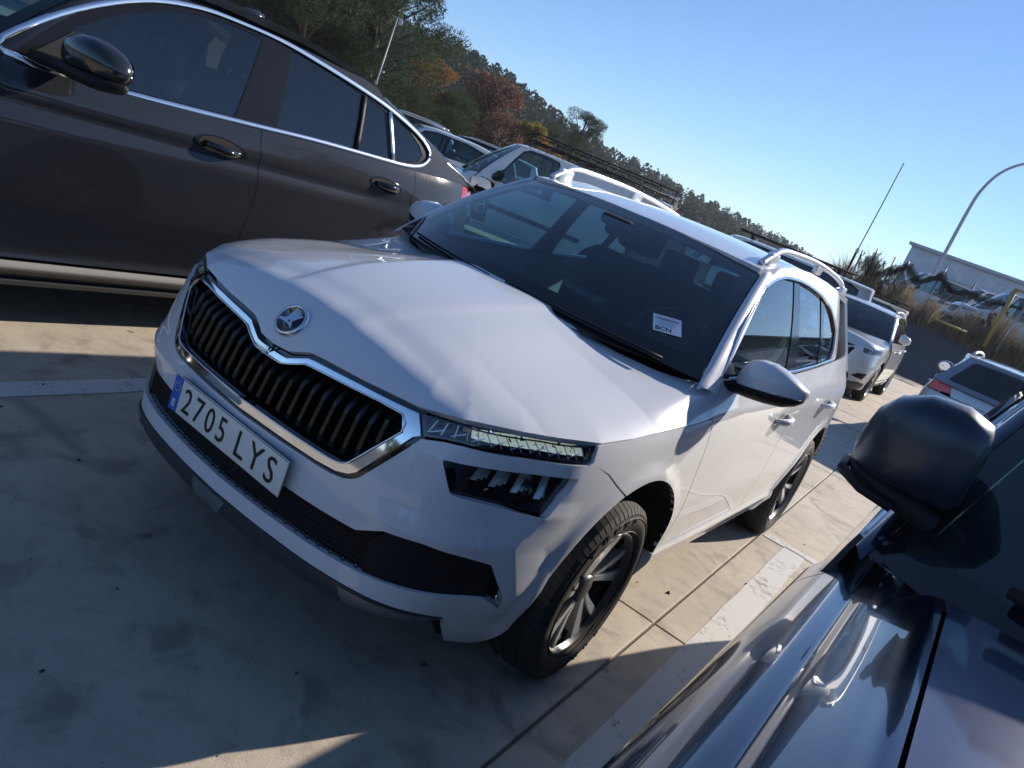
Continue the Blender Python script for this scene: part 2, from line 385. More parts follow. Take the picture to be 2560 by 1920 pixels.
# concrete lot: slabs with real joints, laid 2 degrees off the cars
lot = mobj('parking_lot', [(-40, -18, -.012), (24, -18, -.012), (24, 24, -.012), (-40, 24, -.012)], [(0, 1, 2, 3)], MT['dirt'], None, smooth=False); tag(lot, kind='structure')
LR = math.radians(2.2)
def lotpt(u, v): return (.90+u*math.cos(LR)-v*math.sin(LR), .78+u*math.sin(LR)*1.0+v*math.cos(LR))
SLAB = 4.6
def slab_mesh():
    bm = bmesh.new(); bmesh.ops.create_cube(bm, size=1.0); h = SLAB-.011
    for v in bm.verts: v.co = Vector((v.co.x*h, v.co.y*h, v.co.z*.06-.03))
    bmesh.ops.bevel(bm, geom=[e for e in bm.edges if all(v.co.z > -.03 for v in e.verts)], offset=.004, segments=1, affect='EDGES'); me = D.meshes.new('concrete_slab'); bm.to_mesh(me); bm.free(); me.materials.append(MT['conc']); return me
_sm = slab_mesh()
for i in range(-7, 5):
    for j in range(-3, 5):
        o = D.objects.new('concrete_slab', _sm); x, y = lotpt((i+.5)*SLAB, (j+.5)*SLAB); o.location = (x, y, random.uniform(-.0008, .0008)); o.rotation_euler = (0, 0, LR); link(o, lot)
# painted lines
def stripe(pts, w, name='bay_line', z=.004):
    P = np.array(pts, float); n = 24; t = np.linspace(0, 1, n); Q = P[0]+(P[1]-P[0])*t[:, None]; d = (P[1]-P[0]); d = d/np.linalg.norm(d); nn = np.array([-d[1], d[0]]); V = []
    rs = random.Random(int(abs(P[0, 0]*1000)))
    for q in Q: e0, e1 = rs.uniform(-.004, .004), rs.uniform(-.004, .004); a = q+nn*(w/2+e0); b = q-nn*(w/2+e1); V += [(a[0], a[1], z), (b[0], b[1], z)]
    o = mobj(name, V, [(2*i, 2*i+1, 2*i+3, 2*i+2) for i in range(n-1)], MT['line'], lot, smooth=False); return o
stripe([(1.215, -2.4), (1.055, 2.66)], .135); stripe([(.85, 2.675), (3.6, 2.80)], .09)
stripe([(-1.305, -2.4), (-1.40, 2.60)], .125); stripe([(-3.9, 2.45), (-1.0, 2.58)], .09)
stripe([(3.75, -2.4), (3.6, 2.7)], .125); stripe([(-3.8, -2.4), (-3.9, 2.5)], .125)
stripe([(-4, 7.10), (6, 7.45)], .09); stripe([(-1.45, 7.4), (-1.75, 12.5)], .11); stripe([(1.0, 7.4), (.75, 12.6)], .11)
stripe([(-2.2, 16.4), (3.2, 16.8)], .12)
# dry bank with a terrace above
def bank():
    xs = np.linspace(-15, 46, 62); prof = [(24.6, -.02), (25.4, .10), (26.6, .75), (27.8, 1.45), (28.6, 1.78), (29.6, 1.88), (33, 1.86), (140, 1.9)]; rs = np.random.RandomState(5)
    P = np.array([[(x, y+(.05*x if y < 40 else 0)+rs.uniform(-.18, .18)*(0 < z < 1.8), z*np.clip((x+15)/3.5, 0, 1)+rs.uniform(-.06, .06)*(z > .05)*(y < 40)) for x in xs] for y, z in prof]); o = grid('bank', P, MT['bankm'], None, flip=True); fix_normals(o); tag(o, kind='structure')
    if o.data.polygons[0].normal.z < 0: o.data.flip_normals()
bank()
# ---------------------------------------------------------------- foliage helpers
def leafmat(name, cols, trans=.25, rough=.6):
    m = M_(name, cols[0], .9, spec=.08); ob = m.node_tree.nodes.new('ShaderNodeNewGeometry'); n1 = noise(m, .55, 3, .5, ob.outputs['Position'])
    wn = m.node_tree.nodes.new('ShaderNodeTexWhiteNoise'); wn.noise_dimensions = '1D'; lk(m, ob.outputs['Random Per Island'], wn.inputs['W'])
    f = mth(m, 'ADD', mth(m, 'MULTIPLY', n1.outputs[0], .5), mth(m, 'MULTIPLY', wn.outputs['Value'], .5))
    k = len(cols); r = ramp(m, f, [(.22+.56*i/(k-1), c) for i, c in enumerate(cols)]); lk(m, r.outputs[0], bsdf(m).inputs['Base Color'])
    if trans:
        t = m.node_tree; tl = t.nodes.new('ShaderNodeBsdfTranslucent'); lk(m, r.outputs[0], tl.inputs[0]); mx = t.nodes.new('ShaderNodeMixShader'); mx.inputs[0].default_value = trans; lk(m, bsdf(m).outputs[0], mx.inputs[1]); lk(m, tl.outputs[0], mx.inputs[2]); lk(m, mx.outputs[0], t.nodes['Material Output'].inputs[0])
    return m
MT['pine'] = leafmat('pine_needles', [(.028, .044, .026), (.055, .078, .040), (.090, .112, .058)], .35)
MT['autumn'] = leafmat('autumn_orange_leaves', [(.13, .065, .03), (.28, .14, .055), (.40, .23, .09)], .5)
MT['brown'] = leafmat('autumn_brown_leaves', [(.09, .05, .04), (.17, .095, .075), (.24, .145, .105)], .5)
MT['yellow'] = leafmat('autumn_yellow_leaves', [(.13, .11, .035), (.24, .19, .055), (.34, .25, .075)], .5)
MT['forest'] = leafmat('hill_forest', [(.020, .034, .026), (.034, .052, .036), (.050, .070, .045)], .1)
MT['bark'] = M_('bark', (.11, .085, .065), .9)
MT['straw'] = leafmat('dry_grass_blades', [(.17, .135, .09), (.26, .21, .145), (.36, .30, .215)], .3)
def cards(rs, C, n, size, up=.3, tri=3):
    """n small leaf quads/tris around centres C"""
    ang = rs.uniform(0, 2*np.pi, n); el = rs.uniform(-1, 1, n); d = np.stack([np.cos(ang)*np.sqrt(1-el**2), np.sin(ang)*np.sqrt(1-el**2), el], 1)
    a2 = rs.normal(size=(n, 3)); e1 = np.cross(d, a2); e1 /= np.linalg.norm(e1, axis=1)[:, None]; e2 = np.cross(d, e1); s = size*rs.uniform(.55, 1.3, n)[:, None]
    V = np.stack([C-e1*s*.5, C+e2*s*.28, C+e1*s*.55, C-e2*s*.28], 1).reshape(-1, 3); F = np.arange(4*n).reshape(n, 4); return V, F
def needles(rs, C, n, L):
    """tufts of needles: n narrow triangles from centres C"""
    d = rs.normal(size=(n, 3)); d[:, 2] = np.abs(d[:, 2])*.8+.15; d /= np.linalg.norm(d, axis=1)[:, None]; s = np.cross(d, rs.normal(size=(n, 3))); s /= np.linalg.norm(s, axis=1)[:, None]; l = L*rs.uniform(.6, 1.3, n)[:, None]
    V = np.stack([C-s*l*.10, C+s*l*.10, C+d*l], 1).reshape(-1, 3); return V, np.arange(3*n).reshape(n, 3)
def tree(name, label, loc, h, r, leaf, seed, kind='pine', group=None, nclump=26, dens=1.0, z0=.35, cat='tree', lean=0.0, wide=1.0):
    rs = np.random.RandomState(seed); root = empty(name, loc, 0, label, cat, group)
    trunk = [(0, 0, -.3), (.05*r, .02, h*.25), (-.04*r+lean*.3, .05, h*.5), (.02*r+lean*.6, 0, h*.75), (lean, 0, h*.95)]; tp = np.array(smooth_poly(trunk, 4, closed=False)); n = len(tp)
    rt = .028*h; objs = [sweep('trunk', tp, circ(1.0, 8), MT['bark'], None, up=(0, 1, 0), scale=np.linspace(rt, rt*.2, n))]
    cl = []
    for i in range(nclump):
        t = rs.uniform(z0, 1.0); a = rs.uniform(0, 2*np.pi)
        if kind == 'pine': rad = r*(1-.55*max(0, (t-.55)/.45)**1.3)*rs.uniform(.25, 1.0)*(.65+.5*min(1, (t-z0)/.25))
        else: rad = r*math.sqrt(max(0.02, 1-((t-(z0+1)/2)/((1-z0)/2+.05))**2))*rs.uniform(.3, 1.0)
        c = np.array([math.cos(a)*rad*wide+lean*t, math.sin(a)*rad, h*t]); cl.append((c, r*rs.uniform(.22, .40)))
        b0 = tp[int(np.clip(t*.72, .15, .95)*(n-1))]; mid = (b0+c)/2+np.array([0, 0, .06*r]); path = np.array([b0, mid, c]); objs.append(sweep('limb', np.array(smooth_poly(path, 3, closed=False)), circ(1.0, 5), MT['bark'], None, up=(.3, .9, .1), scale=np.linspace(rt*.38, rt*.08, 7)))
    tr = join('trunk', objs, root); tr.data.polygons.foreach_set('use_smooth', [True]*len(tr.data.polygons))
    Vs = []; Fs = []; b = 0
    for c, cr in cl:
        m = int((820 if kind == 'pine' else 300)*dens); d = rs.normal(size=(m, 3)); d /= np.linalg.norm(d, axis=1)[:, None]; q = c+d*cr*(rs.uniform(.25, 1.05, m)**.5)[:, None]*np.array([1.15, 1.15, .75])
        if kind == 'pine': V, F = needles(rs, q, m, .035*r+.09)
        else: V, F = cards(rs, q, m, .035*r+.07)
        Vs.append(V); Fs.append(F+b); b += len(V)
    mobj('crown', np.concatenate(Vs), np.concatenate(Fs), leaf, root, smooth=False); return root
def polar(az, dist, z=0.0): a = math.radians(az); return (1.5536+dist*math.sin(a), -2.2583+dist*math.cos(a), z)
# ---------------------------------------------------------------- wooded hill
def hill():
    AZ = [-75, -62, -52, -47, -43.7, -41, -37.4, -34.4, -32, -29.1, -26.3, -23.4, -20.5, -15.7, -13.5, -10.5, -6]; EL = [5.0, 5.2, 5.6, 5.6, 5.0, 5.1, 4.55, 3.85, 3.25, 2.80, 2.70, 2.36, 2.15, 1.78, 1.32, .8, .3]; DI = [190, 190, 190, 195, 200, 205, 215, 230, 245, 265, 285, 310, 335, 380, 400, 430, 460]
    az = np.linspace(-75, -6, 140); el = np.interp(az, AZ, EL); di = np.interp(az, AZ, DI); rs = np.random.RandomState(11); rows = []
    th = 5.0
    for q in np.linspace(0, 1, 16):
        z = (1.5+di*np.tan(np.radians(el))-th*.8)*(1-(1-q)**1.6); dd = di*(.42+.58*q); rows.append(np.stack([1.55+dd*np.sin(np.radians(az)), -2.26+dd*np.cos(np.radians(az)), z-2*(1-q)], 1))
    P = np.array(rows); o = grid('hill', P, MT['dirt'], None); fix_normals(o); tag(o, kind='structure')
    V = []; F = []; b = 0; n = 3000
    for k in range(n):
        q = rs.uniform(0, 1)**.8; i = rs.uniform(0, 138.9); a0 = int(i); r_ = q*15; r0 = min(int(r_), 14); f = r_-r0
        p = P[r0, a0]*(1-f)+P[r0+1, a0]*f; p = p+(P[r0, a0+1]-P[r0, a0])*(i-a0)
        h = rs.uniform(3.2, 6.2)*(1.0 if q < .97 else .9); w = h*rs.uniform(.26, .42); m = 46
        t = rs.uniform(0, 1, m); aa = rs.uniform(0, 2*np.pi, m); rr = w*(1-t)**.75*rs.uniform(.55, 1.1, m)+.15; c = np.stack([p[0]+rr*np.cos(aa), p[1]+rr*np.sin(aa), p[2]+h*(.10+.9*t)], 1)
        vv, ff = cards(rs, c, m, w*.5); V.append(vv); F.append(ff+b); b += len(vv)
    fo = mobj('hill_forest', np.concatenate(V), np.concatenate(F), MT['forest'], None, smooth=False); tag(fo, 'dark green conifer forest covering the distant hillside', 'forest', kind='stuff')
hill()
# tree belt behind the photographer, only met in reflections
def belt():
    rs = np.random.RandomState(21); V = []; F = []; b = 0
    for k in range(150):
        a = rs.uniform(95, 265); d = rs.uniform(62, 80); p = polar(a, d); h = rs.uniform(4, 8); w = h*.4; m = 60; t = rs.uniform(0, 1, m); aa = rs.uniform(0, 2*np.pi, m); rr = w*np.sqrt(1-(2*t-1)**2*.8)*rs.uniform(.4, 1, m); c = np.stack([p[0]+rr*np.cos(aa), p[1]+rr*np.sin(aa), h*(.1+.9*t)], 1); vv, ff = cards(rs, c, m, w*.7); V.append(vv); F.append(ff+b); b += len(vv)
    tag(mobj('tree_belt', np.concatenate(V), np.concatenate(F), MT['forest'], None, smooth=False), 'belt of dark trees along the edge of the lot', 'trees', kind='stuff')
belt()
# grit and crumbs on the slabs
def grit():
    rs = np.random.RandomState(31); n = 520; V = []; F = []; x = rs.uniform(-2.6, 1.6, n); y = rs.uniform(-2.2, 6.5, n); r = rs.gamma(2.0, .0022, n)+.0015
    T = np.array([(1, 0, -.4), (-.5, .87, -.4), (-.5, -.87, -.4), (.1, .1, .9), (.6, .5, .4)])
    for i in range(n):
        a = rs.uniform(0, 6.28); c, s_ = math.cos(a), math.sin(a); q = T*rs.uniform(.6, 1.2, T.shape); q = np.stack([q[:, 0]*c-q[:, 1]*s_, q[:, 0]*s_+q[:, 1]*c, q[:, 2]*.7], 1)*r[i]+(x[i], y[i], r[i]*.3); b = len(V); V += q.tolist(); F += [(b, b+1, b+3), (b+1, b+2, b+3), (b+2, b, b+4), (b+2, b+4, b+3), (b, b+3, b+4)]
    tag(mobj('grit', V, F, MT['gritm'], None, smooth=False), 'small dark stones and crumbs scattered on the concrete', 'grit', kind='stuff')
MT['gritm'] = M_('grit_stone', (.07, .06, .05), .9)
grit()
# ================================================================ shared car pieces
WHEELS = {}
def wheel(parent, centre, R=.328, wd=.205, rr=.226, side=1, style=0, detail=True, axis_rot=0.0, letters=None):
    """wheel (hub barrel) > tyre, rim, rim_insert, brake_disc; outer face at +x*side"""
    cx, cy, cz = centre; w = wd/2; key = (R, wd, rr, style, detail, letters)
    if key in WHEELS:
        b = copy_tree(WHEELS[key], parent); b.location = centre; b.rotation_euler = (axis_rot, 0, math.pi if side < 0 else 0); return b
    rot0, axis_rot = axis_rot, 0.0
    barrel = lathe('wheel', [(-w*.8, rr-.01), (w*.55, rr-.016), (w*.55, rr-.03), (-w*.5, rr-.04), (-w*.5, .03), (-w*.8, .03)], MT['well'], parent, n=40)
    barrel.location = centre
    sh = rr+.008
    prof = [(-w*.72, rr-.006), (-w*.9, rr+.01), (-w*1.02, (rr+R)/2), (-w*.93, R-.022), (-w*.78, R-.006), (-w*.5, R), (0, R+.002), (w*.5, R), (w*.78, R-.006), (w*.93, R-.022), (w*1.02, (rr+R)/2), (w*.98, rr+.03), (w*.9, rr+.01), (w*.72, rr-.006)]
    pts = [np.array(prof)]
    ty = lathe('tyre', [tuple(p) for p in smooth_poly(prof, 3, closed=False)], MT['rubber'], None, n=64 if detail else 32)
    objs = [ty]
    if detail:
        V = []; F = []
        n = 74
        def blk(x0, x1, r0, r1, a0, a1, sk=0.0):
            b = len(V)
            for (x, r) in ((x0, r0), (x1, r1)):
                for a in (a0, a1):
                    aa = a+(sk if x == x1 else 0)
                    for rr_ in (r-.004, r+.0045):
                        V.append((x, rr_*math.cos(aa), rr_*math.sin(aa)))
            # order: x0a0lo,x0a0hi,x0a1lo,x0a1hi,x1a0lo,...
            for q in ((1, 3, 7, 5), (0, 1, 5, 4), (2, 6, 7, 3), (0, 2, 3, 1), (4, 5, 7, 6)): F.append(tuple(b+i for i in q))
        for i in range(n):
            a = 2*math.pi*i/n; da = 2*math.pi/n*.86
            blk(w*.52, w*.83, R+.0005, R-.0085, a, a+da, .03); blk(-w*.83, -w*.52, R-.0085, R+.0005, a+.03, a+.03+da, -.03)
            blk(w*.83, w*.955, R-.0085, R-.026, a+.03, a+.03+da*.92); blk(-w*.955, -w*.83, R-.026, R-.0085, a+.03, a+.03+da*.92)
            blk(w*.06, w*.44, R+.002, R, a, a+da*1.1, .02); blk(-w*.44, -w*.06, R, R+.002, a, a+da*1.1, .02)
        o = mobj('tread', V, F, MT['rubber'], None, smooth=False); fix_normals(o); objs.append(o)
        for r_ in (rr+.018, R-.034):
            objs.append(lathe('ridge', [(w*.985, r_-.002), (w*1.012, r_), (w*.985, r_+.002)], MT['rubber'], None, n=64))
        if letters:
            r0 = (rr+R)/2+.004
            for rep in range(2):
                for i, ch in enumerate(letters):
                    a = math.radians(112-12.5*i+180*rep); cpos = (w*1.018, r0*math.cos(a), r0*math.sin(a))
                    t = Vector((0, math.sin(a), -math.cos(a))); up = Vector((0, math.cos(a), math.sin(a)))
                    objs.append(text_mesh('letter', ch, .034, MT['rubber'], None, basis(cpos, t, up), depth=.0022, bold=.0012))
    ty = join('tyre', objs, barrel); ty.data.polygons.foreach_set('use_smooth', [True]*len(ty.data.polygons)); ty.data.set_sharp_from_angle(angle=.6)
    xf = w*.80
    lathe('brake_disc', [(w*.1, .02), (w*.1, .145), (w*.0, .145), (w*.0, .02)], MT['disc'], barrel, n=36)
    def spoke(pts, x0, x1, mat, out, dome=0.0):
        V = []; k = len(pts)
        for a in range(5):
            pass
        return pts
    bright = []; dark = []
    def addspokes(shapes, mat, name, x0f, x1f, N=5, rim=False):
        V = []; F = []
        for k in range(N):
            th = 2*math.pi*k/N+axis_rot; c, s = math.cos(th), math.sin(th)
            for shp in shapes:
                b = len(V); n = len(shp)
                for lay in (0, 1):
                    for (r, t) in shp:
                        y, z = r*c-t*s, r*s+t*c; q = r/rr
                        x = (xf-.030*(1-q)**1.0-.004) if lay else (xf-.055)
                        if lay == 0: pass
                        V.append((x+(x1f if lay else x0f), y, z))
                F.append(tuple(b+n+i for i in range(n)))
                for i in range(n): F.append((b+i, b+(i+1) % n, b+n+(i+1) % n, b+n+i))
        o = mobj(name, V, F, mat, None, smooth=False); fix_normals(o); return o
    if style == 0:
        A = [(.046, -.002), (.075, -.016), (.12, -.042), (.17, -.074), (rr-.014, -.100), (rr-.006, -.050), (.18, -.034), (.12, -.012), (.07, .006)]
        B = [(.050, .012), (.10, .012), (.15, .016), (rr-.006, .030), (rr-.006, .060), (.15, .044), (.10, .030), (.05, .026)]
        Cc = [(.05, -.004), (.08, .0), (.13, -.010), (rr-.006, -.05), (rr-.006, .036), (.15, .022), (.10, .016), (.05, .016)]
        o1 = addspokes([A, B], MT['alloy'], 'rim', 0, 0)
        o2 = addspokes([Cc], MT['alloyd'], 'rim_insert', 0, -.010)
    else:
        A = [(.045, -.012), (.11, -.012), (rr-.006, -.024), (rr-.006, .004), (.11, .002), (.045, .002)]
        o1 = addspokes([A, [(r, -t) for r, t in A]], MT['alloy'] if style == 1 else MT['alloyd'], 'rim', 0, 0)
        o2 = addspokes([[(.045, -.004), (rr-.02, -.01), (rr-.02, .01), (.045, .004)]], MT['alloyd'], 'rim_insert', 0, -.014)
    ring = lathe('ring', [(xf-.012, rr-.014), (xf+.004, rr-.006), (xf+.012, rr+.001), (xf+.008, rr+.006), (xf-.01, rr+.004)], MT['alloyd'] if style != 1 else MT['alloy'], None, n=56)
    cap = lathe('cap', [(xf-.05, .052), (xf-.022, .05), (xf-.018, .042), (xf-.016, .001)], MT['alloyd'], None, n=24)
    nuts = [lathe('nut', [(xf-.05, .008), (xf-.026, .008), (xf-.024, .001)], MT['disc'], None, n=6, centre=(0, .036*math.cos(2*math.pi*(i+.5)/5), .036*math.sin(2*math.pi*(i+.5)/5))) for i in range(5)]
    r = join('rim', [o1, ring, cap]+nuts, barrel); o2.parent = barrel
    barrel.rotation_euler = (rot0, 0, math.pi if side < 0 else 0); WHEELS[key] = barrel
    return barrel
def arch_poly(cy, cz, R, a0, a1, n=14):
    return [(cy+R*math.cos(math.radians(a0+(a1-a0)*i/n)), cz+R*math.sin(math.radians(a0+(a1-a0)*i/n))) for i in range(n+1)]
def seat(parent, x, y, z, w=.5, lean=.28, head=True, mat=None):
    mat = mat or MT['seat']; r = Matrix.Rotation(-lean, 3, 'X')
    o = [box('s', (x, y, z), (w, .50, .16), mat, None, .05), box('s', (x, y+.28+.31*math.sin(lean), z+.33), (w, .14, .62), mat, None, .05, r)]
    if head:
        hy, hz = y+.28+.72*math.sin(lean), z+.33+.40
        o += [box('s', (x, hy, hz+.035), (.27, .10, .19), mat, None, .04, r)]
        o += [box('s', (x+dx, hy-.01, hz-.07), (.012, .012, .10), MT['chrome'], None) for dx in (-.07, .07)]
    return join('front_seat', o, parent)
def steering(parent, x, y, z, tilt=.45, R=.185):
    a = np.linspace(0, 2*np.pi, 40, endpoint=False); c, s = math.cos(tilt), math.sin(tilt)
    ring = np.stack([x+R*np.cos(a), y+R*np.sin(a)*s, z+R*np.sin(a)*c], 1)
    o = [tube('r', ring, .015, MT['gblack'], None, closed=True, up=(0, -c, s))]
    o += [box('h', (x, y, z), (.15, .05, .10), MT['inter'], None, .02), box('h', (x, y, z), (.34, .025, .035), MT['gblack'], None, .008), box('h', (x, y+.03, z-.09), (.04, .02, .16), MT['satin'], None, .006)]
    return join('steering_wheel', o, parent)
def handle(parent, fm, u0, v0, length=.19, mat=None, out=.045, cup=True, slope=.0, hh=.017):
    """pull handle on a side surface fm(s, z): grip > cup"""
    k = 13; us = np.linspace(u0-length/2, u0+length/2, k); vv = v0+slope*(us-u0); P = fm(us, vv); N = surf_normals(fm, us, vv); sg = np.sign(N[:, 0:1]); N = N*sg
    bow = out*np.clip(np.sin(np.linspace(0, np.pi, k)), 0, 1)**.55; path = P+N*(bow-.004)[:, None]
    sc = .65+.35*np.sin(np.linspace(0, np.pi, k))
    h = sweep('door_handle', path, [(-hh*.55, -hh), (hh*.45, -hh*1.0), (hh*.8, 0), (hh*.45, hh), (-hh*.55, hh), (-hh*.7, 0)], mat, parent, up=(0, 0, 1), scale=sc)
    fix_normals(h)
    if cup:
        t = np.linspace(0, 2*np.pi, 20, endpoint=False); rings = []
        for r_, dp in ((1.0, .0012), (.92, -.012), (.6, -.022), (.1, -.024)):
            uu = u0+length*.30*r_*np.cos(t); v2 = v0-.006+.032*r_*np.sin(t); Q = fm(uu, v2); n2 = surf_normals(fm, uu, v2); n2 *= np.sign(n2[:, 0:1]); rings.append(Q+n2*max(dp, .0012*(1.2-r_)))
        grid('handle_cup', rings, MT['cup'], h, closev=True, caps=False)
    return h
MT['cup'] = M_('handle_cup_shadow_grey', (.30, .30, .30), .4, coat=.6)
def mirror_shell(name, secs, mat, parent, n=20, p=2.4, zlo=None, zhi=None):
    """secs: (x, yc, zc, a, b) superellipse sections along x"""
    G = []
    t = np.linspace(0, 2*np.pi, n, endpoint=False)
    for x, yc, zc, a, b in secs:
        cy = np.sign(np.cos(t))*np.abs(np.cos(t))**(2/p); cz = np.sign(np.sin(t))*np.abs(np.sin(t))**(2/p)
        z = zc+b*cz
        if zlo is not None: z = np.maximum(z, zlo(x) if callable(zlo) else zlo)
        if zhi is not None: z = np.minimum(z, zhi(x) if callable(zhi) else zhi)
        G.append(np.stack([np.full(n, x), yc+a*cy, z], 1))
    o = loft(name, G, mat, parent); fix_normals(o); o.data.set_sharp_from_angle(angle=.9); return o

# ================================================================ the white compact SUV
KPLAN = [(0, -.880), (.2, -.868), (.40, -.838), (.55, -.785), (.66, -.70), (.745, -.56), (.80, -.42), (.833, -.25), (.848, 0), (.855, .4), (.860, 1.0), (.860, 1.8), (.858, 2.4), (.85, 2.8), (.825, 3.1), (.77, 3.28), (.64, 3.38), (.35, 3.43), (0, 3.44)]
KST = [(('x', 0), [(.14, .10), (.22, .03), (.30, 0), (.55, 0), (.62, .005), (.70, .022), (.78, .04), (.84, .06), (.90, .09)]),
 (('x', .5), [(.14, .10), (.22, .03), (.30, 0), (.55, 0), (.62, .005), (.70, .02), (.78, .038), (.84, .058), (.90, .09)]),
 (('y', -.56), [(.14, .14), (.25, .06), (.33, .03), (.45, 0), (.56, 0), (.65, .014), (.75, .028), (.83, .045), (.90, .075)]),
 (('y', -.38), [(.14, .12), (.25, .05), (.33, .025), (.45, 0), (.55, 0), (.65, .005), (.75, .012), (.83, .022), (.90, .04), (.98, .08)]),
 (('y', 0), [(.14, .1), (.3, .03), (.5, .005), (.62, 0), (.75, .005), (.85, .02), (.93, .045), (.98, .08), (1.02, .13)]),
 (('y', .8), [(.20, .09), (.28, .055), (.345, .028), (.37, .030), (.6, .002), (.8, .005), (.90, .013), (.955, .024), (.99, .040), (1.05, .065), (1.1, .08)]),
 (('y', 2.2), [(.20, .09), (.28, .055), (.345, .028), (.37, .030), (.6, .002), (.8, .005), (.95, .012), (1.01, .022), (1.05, .04), (1.1, .065), (1.2, .11)]),
 (('y', 2.9), [(.20, .09), (.28, .055), (.36, .03), (.42, .02), (.6, 0), (.8, .005), (.97, .015), (1.02, .03), (1.08, .06), (1.2, .11)]),
 (('rx', .6), [(.20, .09), (.28, .02), (.4, .0), (.6, 0), (.8, .05), (.97, .06), (1.08, .1), (1.2, .15)]),
 (('rx', 0), [(.20, .09), (.28, .02), (.4, .0), (.6, 0), (.8, .05), (.97, .06), (1.08, .1), (1.2, .15)])]
def kfacet(s, z):                                              # folded creases of the front bumper
    sc = np.interp(z, [.33, .36, .44, .53, .575, .676, .72], [.975, .966, .958, .917, .884, .967, .99]); f = np.clip((z-.30)/.06, 0, 1)*np.clip((.72-z)/.05, 0, 1)
    a = .013*np.clip(1-np.abs(s-sc)/.13, 0, 1)*f
    b = .011*np.clip(1-np.abs(z-(.572-.02*np.clip(.6-s, 0, 1)))/.06, 0, 1)*np.clip((s-.42)/.12, 0, 1)*np.clip((.90-s)/.03, 0, 1)
    return np.maximum(a, b)
K = Shell(KPLAN, KST, [(.03, .335, .425, .485, .013), (2.651, .335, .425, .485, .013)], kfacet)
KF = K.fm()
KED = np.array([(0, -.837, .820), (.060, -.834, .821), (.075, -.828, .828), (.115, -.817, .846), (.135, -.814, .850), (.30, -.790, .854), (.47, -.748, .860), (.57, -.688, .876), (.668, -.566, .884), (.727, -.462, .888), (.787, -.331, .893), (.805, -.165, .903), (.813, .054, .916), (.821, .315, .928), (.825, .446, .940), (.808, .457, .981), (.782, .485, 1.03), (.764, .50, 1.05)])
_ked = np.concatenate([KED[i]+(KED[i+1]-KED[i])*np.linspace(0, 1, 6, endpoint=False)[:, None] for i in range(len(KED)-1)]+[KED[-1:]])
def KHc(x, y):
    x = np.abs(x); xs = [0, .12, .2, .3, .5, .66, .75, .85]
    T = np.array([pchip(xs, d, x) for d in ([0, 0, .004, .010, .03, .06, .09, .13], [0, .001, .006, .018, .058, .095, .122, .16], [0, .001, .006, .025, .076, .108, .134, .190], [0, .001, .005, .016, .050, .076, .086, .200])])
    ys = np.array([-.8, -.5, 0, .4]); yy = np.clip(y, -.8, .4); i = np.clip(np.searchsorted(ys, yy)-1, 0, 2); t = (yy-ys[i])/(ys[i+1]-ys[i]); ar = np.arange(len(x)); dr = T[i, ar]*(1-t)+T[i+1, ar]*t
    xr = np.interp(y, [-.8, -.72, -.57, -.4, .1], [.125, .143, .160, .185, .216]); am = .006*np.clip((y+.78)/.12, 0, 1)
    dr = dr+am/(1+np.exp(-(x-xr-.012)/.010))-am*.5
    return pchip([-.85, -.80, -.72, -.66, -.57, -.414, -.276, .108, .4, .6], [.9136, .9486, .9783, .9819, .9987, 1.0284, 1.0505, 1.0944, 1.122, 1.13], y)-dr
_kea = _ked[:, 2]-KHc(_ked[:, 0], _ked[:, 1])
def KH(u, v):
    u = np.asarray(u, float); v = np.asarray(v, float); x = np.abs(u); z = KHc(x, v); out = np.empty_like(z); A = _ked[:-1, :2]; d = _ked[1:, :2]-A; L2 = (d**2).sum(1)
    for i in range(0, len(x), 3000):
        p = np.stack([x[i:i+3000], v[i:i+3000]], 1)[:, None]; t = np.clip(((p-A)*d).sum(2)/L2, 0, 1); e_ = p-A-t[..., None]*d; D2 = (e_**2).sum(2); j = D2.argmin(1); ar = np.arange(len(j)); sgn = np.sign(d[j, 0]*e_[ar, j, 1]-d[j, 1]*e_[ar, j, 0]); sgn[sgn == 0] = 1
        w = 1/(D2+.025**2)**2; a = (w*(_kea[:-1]*(1-t)+_kea[1:]*t)).sum(1)/w.sum(1); out[i:i+3000] = z[i:i+3000]+a*np.exp(-np.clip(sgn*np.sqrt(D2.min(1)), -.01, 9)/.085)
    return np.stack([u, v, out], 1)
def KG(y, z):                                                  # side glass surface
    dz = z-1.07; return np.stack([.785-.30*dz-.25*dz*dz-.30*np.clip(y-2.4, 0, 2)**2, y, z], 1)
def KW(u, v):                                                  # windscreen, u -1..1, v 0..1
    a = np.abs(u); b = np.stack([.745*u, .105+.265*a**2.0, 1.088-.020*a*a], 1); t = np.stack([.598*u, .885+.090*a**2.2, 1.492-.034*a*a], 1); w = v[:, None]
    p = b+(t-b)*w; p[:, 1] -= .045*v*(1-v)*4*.5; p[:, 2] += .045*v*(1-v)*4*.35; return p
def KR(x, y):                                                  # roof
    a = np.abs(x)/.6; return np.stack([x, y, pchip([.85, 1.0, 1.3, 1.8, 2.3, 2.8, 3.2], [1.487, 1.512, 1.547, 1.566, 1.560, 1.533, 1.488], y)-.030*a**2.2-.02*np.clip(a-.85, 0, 1)**2*40*.15], 1)
